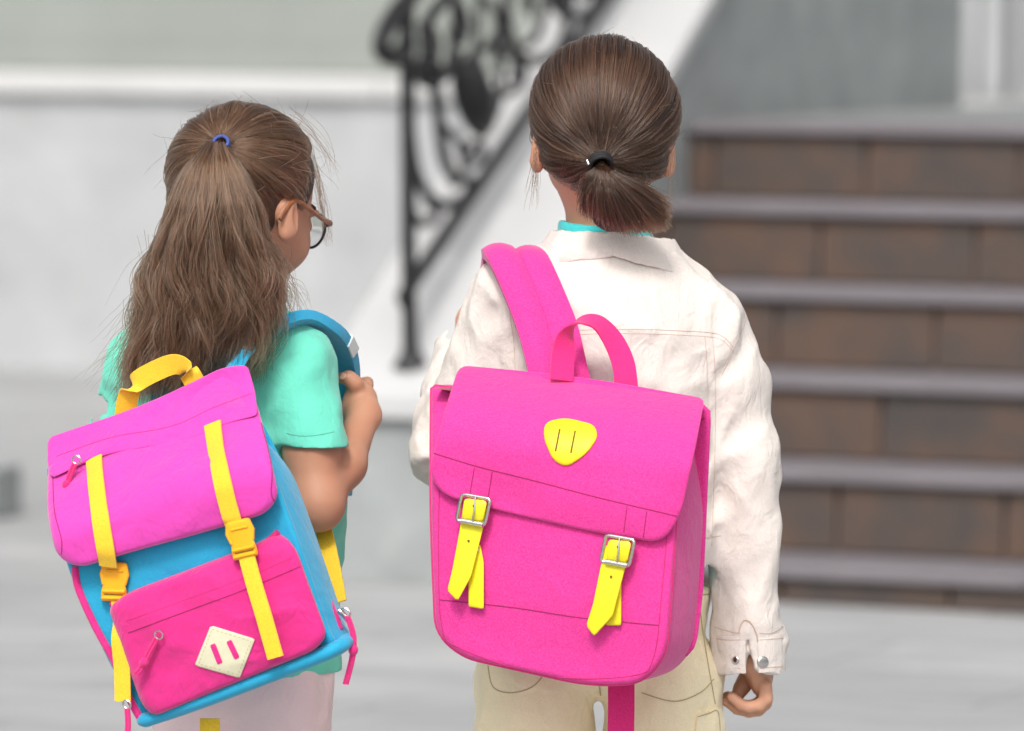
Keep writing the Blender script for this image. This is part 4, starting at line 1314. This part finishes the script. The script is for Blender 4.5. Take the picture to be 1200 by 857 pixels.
def panel(name, fr, outline, nfun, thick, mat, parent, n=120, rings=22, edge=7.0, er=.004, bulge=0.0, wob=0.0, wscale=40, seed=0, back=True, axis=None, power=2.0):
    """a soft sewn panel: outline in picture points, nfun(px, py) its height above the frame plane, rounded rim of er metres over edge pixels"""
    O = resample(np.asarray(outline, float), n)
    c = O.mean(0)
    rs = [i / rings for i in range(rings + 1)]
    mean_r = np.linalg.norm(O - c, axis=1).mean()
    e = edge / mean_r
    prof = [r * (1 - e) for r in rs] + [1 - e + e * math.sin(R(a)) for a in (22, 45, 68, 90)]
    drop = [0.0] * len(rs) + [er * (1 - math.cos(R(a))) for a in (22, 45, 68, 90)]
    pts = []
    for r, dn in zip(prof, drop):
        for p in O:
            q = c + (p - c) * r
            h = nfun(q[0], q[1]) + bulge * (1 - min(r, 1) ** power) - dn
            pts.append((q[0], q[1], h))
    base = [(p[0], p[1], nfun(p[0], p[1]) - thick) for p in O]
    pts += base
    A_ = np.array(pts)
    W = np.array([fr.P(a, b, h) for a, b, h in pts])
    if wob:
        k = (folds(W, axis, wscale, 2.6, seed) if axis is not None else vnoise(W, wscale, seed)) * wob
        fade = np.repeat([max(0, 1 - r ** 6) for r in prof] + [0], n)
        W += np.outer(k * fade, np.array(fr.en))
    Fc = []
    m = len(prof) + 1
    for i in range(m - 1):
        for j in range(n):
            j2 = (j + 1) % n
            Fc.append((i * n + j, i * n + j2, (i + 1) * n + j2, (i + 1) * n + j))
    mb = MB().add(W, Fc)
    if back:
        mb.f.append(tuple((m - 1) * n + j for j in range(n)))
    return mb.build(name, mat, parent, sharp=60)
def const(n): return lambda x, y: n
def line_on(fr, pts, nfun, n=50, lift=.0):
    return [fr.P(p[0], p[1], nfun(p[0], p[1]) + lift) for p in spline(pts, n)]
def stitch(fr, pts, nfun, name, mat, parent, r=.0006, n=60, lift=.0002):
    return MB().tube(line_on(fr, pts, nfun, n, lift), r, 6).build(name, mat, parent)
def sst(x): x = min(max(x, 0), 1); return x * x * (3 - 2 * x)

# ------------------------------------------------------------------ pink satchel on the jacket
f2 = Fr(645, 620, D2 - .255, -8.0, 90.5, -.36, .03)
sat = thing('school_satchel', 'bright pink cloth satchel with yellow leather buckle straps and a yellow badge', 'satchel', at(645, 640, D2 - .2))
def line_y(x, x0, y0, x1, y1): return y0 + (y1 - y0) * (x - x0) / (x1 - x0)
# front of the body: leans back towards the top
def body_n(x, y):
    t = (y - line_y(x, 505, 452, 795, 492)) / 290
    return -.058 * (1 - sst((t + .05) / .50)) - .006 * sst((t - .75) / .3)
body_out = rounded([(506, 452, 4), (795, 492, 4), (792, 620, 40), (781, 768, 34), (752, 801, 34), (690, 803, 60), (542, 770, 34), (511, 742, 28), (505, 600, 60)], 20)
front = panel('front_panel', f2, body_out, body_n, .020, M['pink_melange'], sat, 160, 40, 6, .005, .006, .0034, 15, 5, back=False)
# side gusset: front outline swept to the back
def gusset(name, fr, O, nf, depth, mat, parent, lo_frac=0.0, shrink=1.0, bow=.004, seg=10, dx=0):
    O = resample(np.asarray(O, float), 160)
    V, Fc = [], []
    n = len(O)
    for k in range(seg + 1):
        t = k / seg
        for p in O:
            h = nf(p[0], p[1]) - .006
            V.append(fr.P(p[0], p[1], h) + fr.en * ((-depth - h) * t) + (fr.ex * (p[0] - O[:, 0].mean()) * .00094 * .02) * math.sin(math.pi * t) * bow / .004)
    for k in range(seg):
        for j in range(n):
            j2 = (j + 1) % n
            Fc.append((k * n + j, k * n + j2, (k + 1) * n + j2, (k + 1) * n + j))
    Fc.append(tuple(seg * n + j for j in range(n)))
    return MB().add(V, Fc).build(name, mat, parent, sharp=60)
gus = gusset('side_gusset', f2, body_out, body_n, .108, M['pink_melange'], sat)
# piping round the front edge
pip = [f2.P(p[0], p[1], body_n(p[0], p[1]) - .007) for p in resample(np.array(body_out), 160)]
MB().tube(pip, .0022, 8, True).build('piping', M['pink_web'], sat)
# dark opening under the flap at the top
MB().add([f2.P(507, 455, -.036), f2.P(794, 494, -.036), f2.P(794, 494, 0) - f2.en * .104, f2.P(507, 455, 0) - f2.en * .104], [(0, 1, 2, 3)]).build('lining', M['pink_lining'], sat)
# back panel rises above the front
back_out = rounded([(508, 440, 14), (800, 478, 14), (790, 700, 20), (780, 780, 30), (530, 764, 30), (508, 640, 10)], 14)
panel('back_panel', f2, [(x + 34, y - 4) for x, y in back_out], const(-.098), .010, M['pink_melange'], sat, 90, 8, 6, .003)
# flap: from the top of the back, over the front
def flap_n(x, y):
    t = (y - line_y(x, 540, 428, 826, 467)) / 160
    return -.088 + .103 * (1 - (1 - min(max(t, 0), .62) / .62) ** 2.1) - .003 * sst((t - .7) / .4)
flap_out = rounded([(538, 428, 12), (680, 441, 60), (826, 467, 8), (812, 540, 60), (797, 606, 20), (776, 637, 24), (700, 625, 90), (590, 600, 90), (520, 581, 20), (502, 556, 16), (520, 485, 50)], 20)
flap = panel('flap', f2, flap_out, flap_n, .006, M['pink_melange'], sat, 180, 44, 5, .003, .0015, .0050, 14, 8, back=True)
b_flap = bvh_of(flap); b_front = bvh_of(front)
def on2(b, pts, name, mat, par, r=.0006, n=60, lift=.0): return seam(b, pts, name, mat, par, r, n, lift)
on2(b_flap, [(507, 531), (560, 547), (620, 562), (700, 583), (793, 605)], 'flap_seam', M['seam_shade'], flap, .0006, 80)
for x in ((556, 548, 551, 578), (577, 553, 572, 584), (735, 593, 731, 624), (758, 599, 754, 630)):
    on2(b_flap, [(x[0], x[1]), (x[2], x[3])], 'flap_seam', M['seam_shade'], flap, .0005, 20)
on2(b_flap, [(534, 436), (517, 490), (500, 552)][:3], 'flap_seam', M['seam_shade'], flap, .0004, 30)
on2(b_front, [(514, 703), (600, 712), (680, 724), (772, 733)], 'panel_seam', M['seam_shade'], front, .0006, 60)
on2(b_front, [(515, 574), (514, 650), (518, 735), (540, 760), (640, 792), (740, 792), (766, 770), (776, 690), (783, 610)], 'panel_seam', M['thread_pink'], front, .0006, 120)

def strap_on(bvh, pts, w, thick, name, mat, parent, lift=.002, n=24, lifts=None, crown=.3):
    sp = spline(pts, n); L = []
    for i, p in enumerate(sp):
        l = lift if lifts is None else float(np.interp(i / (n - 1), np.linspace(0, 1, len(lifts)), lifts))
        q = on_surface(bvh, p[0], p[1], l)
        if q is not None: L.append(q)
    wd = []
    for i in range(len(L)):
        t = (L[min(i + 1, len(L) - 1)] - L[max(i - 1, 0)]).normalized()
        wd.append(t.cross(f2.en).normalized())
    return MB().ribbon(L, w, wd, thick, crown).build(name, mat, parent)
def leather_strap(fr, out, nfun, name, parent, th=.0024, bulge=.0006):
    return panel(name, fr, out, nfun, th, M['yellow_leather'], parent, 60, 6, 3, .0010, bulge)
def n_front(x, y): return body_n(x, y) + .0075
for (x, y, sgn) in ((557, 582, 0), (726, 630, 1)):
    bk = sat
    # under strap (behind) then the long pointed strap with a loop through the buckle
    if sgn == 0:
        under = [(553, 640), (563, 638), (567, 660), (567, 714), (549, 711), (549, 670)]
        long_ = [(543, 592), (572, 596), (566, 620), (552, 676), (536, 705), (524, 692), (530, 668), (538, 625)]
        ang = 10
    else:
        under = [(712, 680), (722, 668), (728, 676), (728, 733), (710, 733), (707, 700)]
        long_ = [(710, 638), (738, 642), (732, 668), (718, 722), (696, 746), (687, 733), (695, 708), (704, 664)]
        ang = 10
    leather_strap(f2, rounded(under, 2), lambda X, Y: n_front(X, Y) + .002, 'yellow_strap_end', sat)
    ls = leather_strap(f2, rounded(long_, 3), lambda X, Y: n_front(X, Y) + .0075 + .004 * sst((Y - 600) / 100), 'yellow_strap', sat)
    # strap loop over the buckle bar
    c_ = (x, y)
    lp = panel('strap_loop', f2, rounded([(x - 13, y + 2), (x + 14, y + 5), (x + 9, y + 30), (x - 16, y + 26)], 5), lambda X, Y: n_front(X, Y) + .011 + .003 * math.cos((Y - y - 14) / 14 * 1.4), .004, M['yellow_leather'], sat, 40, 6, 3, .001, .001)
    # square roller buckle
    fo = [(x - 16, y - 3), (x + 18, y + 3), (x + 11, y + 34), (x - 22, y + 28)]
    rg = [f2.P(p[0], p[1], n_front(x, y) + .0105) for p in resample(rounded(fo, 4), 40)]
    bkl = MB().tube(rg, .0021, 8, True, 1.0).build('buckle', M['steel'], sat)
    MB().tube([f2.P(x - 17, y + 28, n_front(x, y) + .0135), f2.P(x + 9, y + 33, n_front(x, y) + .0135)], .0030, 12).build('buckle_roller', M['steel'], bkl)
    MB().tube([f2.P(x, y + 1, n_front(x, y) + .0135), f2.P(x - 1, y + 14, n_front(x, y) + .0165), f2.P(x - 3, y + 29, n_front(x, y) + .0165)], .0011, 8).build('buckle_prong', M['steel'], bkl)
    for hx, hy in ((-2, 11),):
        disc(f2.P(x + hx, y + hy, n_front(x, y) + .0158), f2.en, .0014, .0003, 'strap_hole', M['dark_slot'], lp)
    hx, hy = ((549, 634), (716, 676))[sgn]
    disc(f2.P(hx, hy, n_front(hx, hy) + .0092 + .004 * sst((hy - 600) / 100)), f2.en, .0014, .0004, 'strap_hole', M['dark_slot'], ls)
disc(f2.P(559, 645, n_front(559, 645) + .0030), f2.en, .0022, .0008, 'strap_rivet', M['steel'], sat)
# yellow badge with two slots
bo = rounded([(638, 495, 12), (662, 489, 40), (697, 498, 16), (701, 512, 10), (688, 532, 30), (664, 548, 14), (648, 540, 24), (637, 514, 20)], 14)
q0 = on_surface(b_flap, 668, 515, 0)
n0 = (q0 - f2.O).dot(f2.en)
def badge_n(x, y):
    q = on_surface(b_flap, x, y, 0)
    return (q - f2.O).dot(f2.en) + .0035 if q is not None else n0
badge = panel('badge', f2, bo, badge_n, .0045, M['badge_yellow'], sat, 60, 8, 5, .0022, .001)
bb = bvh_of(badge)
for a, b in (((656, 503), (651, 529)), ((674, 505), (669, 531))):
    seam(bb, [a, ((a[0] + b[0]) / 2, (a[1] + b[1]) / 2), b], 'badge_slot', M['dark_slot'], badge, .0011, 12, -.0004)
# padded shoulder strap over the left shoulder: two sewn channels
def shoulder_strap(c0s, widths, wdirs, name, mat, parent, thick, crown=.55, n=40):
    P = spline(c0s, n); Wd = np.interp(np.linspace(0, 1, n), np.linspace(0, 1, len(widths)), widths)
    D_ = spline(wdirs, n)
    return MB().ribbon([Vector(p) for p in P], list(Wd), [Vector(d) for d in D_], thick, crown).build(name, mat, parent)
WD = (.95, .10, .22)
ctr = [W2(676, 520, -.150), W2(655, 440, -.120), W2(643, 390, -.098), W2(626, 345, -.078), W2(609, 308, -.055), W2(600, 297, -.02), W2(600, 302, .03), W2(597, 330, .075), W2(594, 375, .110), W2(592, 440, .122), W2(590, 520, .125)]
offv = Vector((.95, .1, .14)).normalized()
for sgn, nm in ((-1, 'shoulder_strap'), (1, 'shoulder_strap')):
    pts = [Vector(p) + offv * (.0168 * sgn) + Vector((0, 0, -.004 * sgn * (1 if 2 < i < 6 else .5))) for i, p in enumerate(ctr)]
    shoulder_strap(pts, [.030, .032, .033, .034, .034, .034, .034, .034, .034, .030, .026], [tuple(offv)] * 11, nm, M['pink_melange'], sat, .010, .5)
# grab handle
def hband(pts, wd, w, name, mat, parent, th=.0022, n=40):
    P = spline(pts, n); D_ = spline(wd, n)
    return MB().ribbon([Vector(p) for p in P], w, [Vector(d) for d in D_], th, .2).build(name, mat, parent)
hband([W2(658, 446, -.172), W2(660, 415, -.160), W2(665, 392, -.154), W2(680, 377, -.150), W2(700, 378, -.150), W2(718, 398, -.152), W2(730, 425, -.160), W2(734, 454, -.170)],
      [(.97, .25, .1), (.9, .4, .12), (.65, .7, .2), (.35, .88, .32), (.38, .82, .42), (.72, .58, .36), (.9, .35, .28), (.95, .3, .25)], .026, 'grab_handle', M['pink_web'], sat)
# loose webbing hanging under the satchel
hband([W2(728, 790, -.170), W2(728, 830, -.172), W2(727, 880, -.170), W2(725, 950, -.165)], [(1, .05, -.02)] * 4, .029, 'hanging_strap', M['pink_web'], sat)
for dx in (-.009, -.0045, 0, .0045, .009):
    MB().tube([Vector(W2(728, 800, -.1715)) + Vector((dx, 0, 0)), Vector(W2(727, 880, -.1715)) + Vector((dx, 0, 0)), Vector(W2(725, 950, -.1665)) + Vector((dx, 0, 0))], .0009, 6).build('webbing_rib', M['pink_web'], sat)

# ------------------------------------------------------------------ pink and blue rucksack
f1 = Fr(215, 640, D1 - .235, 17.5, 107.5, -.34, .05)
ruc = thing('school_rucksack', 'pink and blue rucksack with yellow straps, clip buckles and a cream diamond patch', 'rucksack', at(225, 700, D1 - .2))
def u1(x, y):  # fraction down the pack, following its tilt
    p = np.array((x - 57, y - 515.)); d = np.array((.303, .953)); return p @ d / 345
def s1(x, y):
    p = np.array((x - 57, y - 515.)); d = np.array((.953, -.303)); return p @ d / 247
def rb_n(x, y): return -.075 * (1 - sst((u1(x, y) + .02) / .42)) + .004 * math.sin(u1(x, y) * 3)
rb_out = rounded([(60, 545, 10), (288, 490, 10), (322, 555, 50), (346, 620, 60), (388, 742, 20), (398, 757, 12), (285, 806, 80), (172, 852, 10), (160, 838, 20), (112, 745, 60), (72, 650, 50)], 20)
rfront = panel('front_panel', f1, rb_out, rb_n, .02, M['blue_nylon'], ruc, 160, 34, 8, .006, .004, .0040, 18, 15, back=False)
rg_ = gusset('side_gusset', f1, rb_out, rb_n, .050, M['blue_nylon'], ruc)
panel('back_panel', f1, [(x + 14, y - 5) for x, y in rb_out], const(-.050), .012, M['blue_pad'], ruc, 90, 8, 6, .003)
# pocket
def pk_n(x, y): return .006 + .022 * sst((u1(x, y) - .50) / .10)
pk_out = rounded([(127, 712, 8), (150, 694, 20), (300, 638, 60), (326, 622, 14), (346, 640, 22), (384, 744, 18), (370, 762, 14), (270, 803, 60), (180, 840, 10), (166, 826, 10), (146, 770, 40)], 16)
pocket = panel('front_pocket', f1, pk_out, pk_n, .030, M['magenta_nylon'], ruc, 160, 40, 8, .008, .007, .0058, 20, 16, axis=(.9, .2, .3))
b_pk = bvh_of(pocket); b_rf = bvh_of(rfront)
seam(b_pk, [(150, 742), (220, 716), (290, 690), (352, 664)], 'pocket_seam', M['seam_shade'], pocket, .0006, 60, .0)
seam(b_pk, [(148, 728), (220, 702), (290, 676), (346, 652)], 'pocket_seam', M['thread_pink'], pocket, .0004, 60, .0)
MB().tube([f1.P(x, y, .010) for x, y in spline([(130, 708), (200, 682), (300, 642), (326, 624)], 30)], .0038, 8).build('pocket_piping', M['thread_pink'], pocket)
# blue bottom roll
bt = [f1.P(x, y, n_) for x, y, n_ in [tuple(p) for p in spline([(164, 846, .004), (230, 824, .012), (320, 790, .012), (390, 762, .006), (408, 750, -.03)], 30)]]
MB().tube(bt, [.006] + [.0100] * 28 + [.007], 14, flat=.8).build('bottom_edge', M['blue_nylon'], ruc)
# zips down both sides
MB().tube([f1.P(x, y, n_) for x, y, n_ in [tuple(p) for p in spline([(88, 664, .004), (92, 690, .005), (112, 735, .006), (134, 775, .006), (150, 815, .006), (166, 845, .004)], 30)]], .0042, 8).build('zip_tape', M['magenta_nylon'], ruc)
MB().tube([f1.P(x, y, n_) for x, y, n_ in [tuple(p) for p in spline([(364, 668, -.028), (380, 700, -.028), (398, 738, -.026)], 16)]], [.002 + .0045 * math.sin(i / 15 * 2.6) for i in range(16)], 8).build('zip_tape', M['magenta_nylon'], ruc)
# flap: lower front panel and the lid band above it
def fl_n(x, y):
    t = u1(x, y); return -.060 + .092 * sst((t + .04) / .40) - .004 * sst((t - .30) / .25)
fl_out = rounded([(58, 520, 8), (288, 438, 8), (303, 478, 20), (318, 540, 40), (327, 582, 14), (312, 602, 20), (240, 624, 90), (150, 648, 80), (92, 666, 20), (66, 652, 22), (54, 600, 40)], 16)
rflap = panel('flap', f1, fl_out, fl_n, .016, M['pink_nylon'], ruc, 160, 40, 7, .007, .005, .0058, 17, 18, axis=(.8, .1, .55))
lid_out = rounded([(56, 513, 8), (172, 474, 80), (262, 430, 30), (290, 428, 6), (299, 458, 10), (302, 487, 6), (262, 497, 30), (222, 516, 30), (176, 524, 40), (120, 533, 40), (60, 561, 6), (55, 540, 8)], 14)
def lid_n(x, y): return fl_n(x, y) + .0065
lid = panel('lid_band', f1, lid_out, lid_n, .005, M['pink_nylon'], ruc, 160, 30, 4, .0025, .003, .0036, 24, 19, axis=(.9, .1, .4))
b_fl = bvh_of(rflap); b_lid = bvh_of(lid)
seam(b_lid, [(66, 535), (130, 513), (200, 500), (250, 478), (296, 461)], 'lid_seam', M['thread_pink'], lid, .0004, 60, .0)
seam(b_fl, [(306, 496), (318, 545), (318, 578), (322, 588)], 'flap_seam', M['seam_shade'], rflap, .0006, 30, .0)
seam(b_fl, [(62, 560), (64, 600), (72, 632), (72, 650)], 'flap_seam', M['seam_shade'], rflap, .0006, 30, .0)
# yellow webbing with side-release buckles
b_all1 = bvh_of(rflap, pocket, rfront)
def web(pts, w, name, lifts, parent=None, n=26):
    sp = spline(pts, n); L = []
    for i, p in enumerate(sp):
        q = on_surface(b_all1, p[0], p[1], 0)
        h = (q - f1.O).dot(f1.en) if q is not None else .02
        L.append(h)
    L = np.maximum.accumulate(np.array(L)) if False else np.array(L)
    for _ in range(4): L = np.maximum(L, np.convolve(np.pad(L, 2, mode='edge'), np.ones(5) / 5, 'valid'))
    lf = np.interp(np.linspace(0, 1, n), np.linspace(0, 1, len(lifts)), lifts)
    Q = [f1.P(p[0], p[1], h + l) for p, h, l in zip(sp, L, lf)]
    wd = []
    for i in range(n):
        t = (Q[min(i + 1, n - 1)] - Q[max(i - 1, 0)]).normalized(); wd.append(t.cross(f1.en).normalized())
    return MB().ribbon(Q, w, wd, .0018, .25).build(name, M['yellow_web'], parent or ruc)
def clip_buckle(cx, cy, ang, nlev):
    a = R(ang); ca_, sa_ = math.cos(a), math.sin(a)
    T2 = lambda x, y: (cx + x * ca_ - y * sa_, cy + x * sa_ + y * ca_)
    o = [(-14, -22), (14, -22), (15, -6), (13, 4), (15, 12), (15, 24), (-15, 24), (-15, 12), (-13, 4), (-15, -6)]
    bk = panel('clip_buckle', f1, rounded([T2(*p) for p in o], 3), const(nlev), .008, M['yellow_plastic'], ruc, 60, 8, 4, .0025, .001)
    for (x0, y0, x1, y1, hh) in ((-13, 12, 13, 12, .0022), (-13, 20, 13, 20, .0022), (-10, -12, 10, -12, .0014)):
        MB().tube([f1.P(*T2(x0, y0), nlev + .001), f1.P(*T2(x1, y1), nlev + .001)], hh, 8).build('buckle_bar', M['yellow_plastic'], bk)
    MB().tube([f1.P(*T2(-11, 16), nlev - .0002), f1.P(*T2(11, 16), nlev - .0002)], .0012, 6).build('buckle_slot', M['dark_slot'], bk)
    for sx_ in (-1, 1):
        MB().tube([f1.P(*T2(sx_ * 12, -20), nlev - .002), f1.P(*T2(sx_ * 15, -8), nlev - .002), f1.P(*T2(sx_ * 12, 4), nlev - .002)], .0024, 8).build('buckle_prong', M['yellow_plastic'], bk)
    return bk
web([(110, 534), (112, 562), (118, 610), (127, 664)], .0205, 'yellow_webbing', [.0016, .0016, .002, .006])
web([(249, 496), (254, 532), (264, 580), (274, 616)], .0205, 'yellow_webbing', [.0016, .0016, .002, .006])
hb = [(q - f1.O).dot(f1.en) for q in (on_surface(b_all1, 128, 655, 0), on_surface(b_all1, 272, 605, 0))]
clip_buckle(134, 681, 2, hb[0] + .008)
clip_buckle(283, 631, -13, hb[1] + .008)
def hang_web(pts, w, name, hs, n=26):
    sp = spline(pts, n); hh = np.interp(np.linspace(0, 1, n), np.linspace(0, 1, len(hs)), hs)
    Q = [f1.P(p[0], p[1], h) for p, h in zip(sp, hh)]
    wd = [(Q[min(i + 1, n - 1)] - Q[max(i - 1, 0)]).normalized().cross(f1.en).normalized() for i in range(n)]
    return MB().ribbon(Q, w, wd, .0018, .25).build(name, M['yellow_web'], ruc)
hang_web([(139, 700), (142, 730), (140, 750), (143, 785), (144, 822)], .0185, 'yellow_webbing', [hb[0] + .006, hb[0] + .010, hb[0] + .016, hb[0] + .016, hb[0] + .018])
hang_web([(288, 648), (298, 685), (310, 725), (323, 771)], .0185, 'yellow_webbing', [hb[1] + .006, .044, .050, .052])
# diamond patch
pn = lambda x, y: (on_surface(b_pk, x, y, 0) - f1.O).dot(f1.en) + .0022
dia = panel('diamond_patch', f1, rounded([(247, 733), (299, 749), (281, 795), (228, 780)], 2), pn, .003, M['cream_leather'], ruc, 48, 8, 3, .0008, .0)
b_d = bvh_of(dia)
for a, b in (((249, 755), (258, 778)), ((268, 751), (278, 772))):
    d_ = np.array(b) - np.array(a); nrm_ = np.array((-d_[1], d_[0])) / np.linalg.norm(d_) * 3.4
    o_ = [tuple(np.array(a) + nrm_), tuple(np.array(b) + nrm_), tuple(np.array(b) - nrm_), tuple(np.array(a) - nrm_)]
    panel('patch_slot', f1, rounded(o_, 1), lambda x, y: pn(x, y) + .0006, .001, M['magenta_nylon'], dia, 24, 4, 1, .0002)
dst = [np.array(p) for p in ((248.5, 737.5), (294, 751.5), (279, 790.5), (233, 778))]
for i in range(4):
    a, b = dst[i], dst[(i + 1) % 4]
    for q in range(9):
        seam(b_d, [tuple(a + (b - a) * (q / 9)), tuple(a + (b - a) * ((q + .55) / 9))], 'patch_stitch', M['seam_shade'] if False else M['khaki_thread'], dia, .0003, 3, .0001)
# zip pulls: metal loop, knotted cord
def zip_pull(pts, n0_, parent, loop=True):
    Q = [f1.P(p[0], p[1], n0_ + .003) for p in spline(pts, 24)]
    side_ = (Q[-1] - Q[0]).normalized().cross(f1.en).normalized()
    o = MB().tube([q + side_ * .0016 for q in Q], .0018, 8).tube([q - side_ * .0016 for q in Q], .0018, 8).build('zip_pull', M['pink_web'], parent)
    k_ = int(len(Q) * .55)
    MB().tube([Q[k_ - 2], Q[k_ - 1], Q[k_], Q[k_ + 1], Q[k_ + 2]], [.002, .0046, .0052, .0046, .002], 10).build('cord_knot', M['pink_web'], o)
    r_ = [Q[0] + side_ * (.0045 * math.cos(2 * math.pi * i / 20)) - (Q[1] - Q[0]).normalized() * (.004 + .0045 * math.sin(2 * math.pi * i / 20)) for i in range(20)]
    MB().tube(r_, .0011, 6, True).build('metal_ring', M['steel'], o)
    return o
zl = (on_surface(b_all1, 80, 560, 0) - f1.O).dot(f1.en)
zip_pull([(88, 543), (83, 555), (76, 574), (70, 592)], zl + .004, ruc)
zip_pull([(184, 748), (176, 762), (166, 782), (160, 790)], .040, ruc)
zip_pull([(407, 722), (414, 745), (413, 770), (405, 802)], -.02, ruc)
zip_pull([(149, 830), (150, 850), (148, 880), (146, 900)], .040, ruc)
MB().tube([f1.P(398, 716, -.022), f1.P(404, 722, -.020), f1.P(409, 730, -.019)], [.0036, .003, .002], 8).build('zip_slider', M['steel'], ruc)
# top grab handle
hband([f1.P(146, 492, -.074), f1.P(150, 466, -.070), f1.P(160, 448, -.066), f1.P(184, 434, -.064), f1.P(204, 427, -.064), f1.P(217, 432, -.066), f1.P(227, 446, -.07), f1.P(236, 466, -.074)],
      [(.85, -.1, .5), (.8, -.2, .5), (.35, -.2, .95), (.2, -.2, 1), (.1, -.3, 1), (-.5, -.2, .8), (-.8, -.1, .55), (-.8, -.1, .5)], .0225, 'grab_handle', M['yellow_web'], ruc)
# right shoulder strap: blue padding with a pale stripe, then yellow webbing under the arm
SD = np.array((.80, -.42, -.10))
sc_ = [W1(262, 452, -.125), W1(292, 412, -.105), W1(322, 390, -.075), W1(350, 379, -.035), W1(378, 386, .0), W1(393, 404, .035), W1(399, 432, .062), W1(400, 470, .085), W1(399, 530, .10), W1(396, 580, .10)]
sd_ = [(.45, -.55, .70), (.48, -.58, .66), (.5, -.6, .6), (.62, -.6, .35), (.8, -.5, -.05), (.8, -.5, -.2), (.85, -.5, 0), (.85, -.5, 0), (.85, -.5, 0), (.85, -.5, 0)]
shoulder_strap(sc_, [.046, .048, .050, .050, .050, .048, .044, .040, .036, .030], sd_, 'shoulder_strap', M['blue_pad'], ruc, .012, .35)
M['pale_tape'] = fabric('pale_reflective_tape', (.62, .72, .74), heather=.04, rough=.4)
P_ = spline(sc_, 90); D_ = spline(sd_, 90)
ii = [i for i in range(90) if 0.0 <= i / 89 * 9 - 4.55 <= .62]
MB().ribbon([Vector(P_[i]) + Vector((.0012, -.0012, .0012)) for i in ii], [.0500] * len(ii), [Vector(D_[i]) for i in ii], .0135, .35).build('strap_stripe', M['pale_tape'], ruc)
hband([W1(374, 600, -.06), W1(383, 635, -.085), W1(391, 672, -.105), W1(397, 706, -.12)], [(.9, -.35, .1)] * 4, .0185, 'lower_strap', M['yellow_web'], ruc)
# left shoulder strap
sl_ = [W1(200, 470, -.10), W1(190, 425, -.06), W1(186, 385, -.02), W1(184, 376, .04), W1(182, 400, .10), W1(184, 460, .14), W1(188, 540, .15)]
shoulder_strap(sl_, [.04] * 7, [(.85, -.4, .05)] * 7, 'shoulder_strap', M['blue_pad'], ruc, .012, .35)
hband([W1(246, 842, -.20), W1(246, 870, -.20), W1(245, 930, -.198)], [(1, -.2, 0)] * 3, .022, 'hanging_strap', M['yellow_web'], ruc)
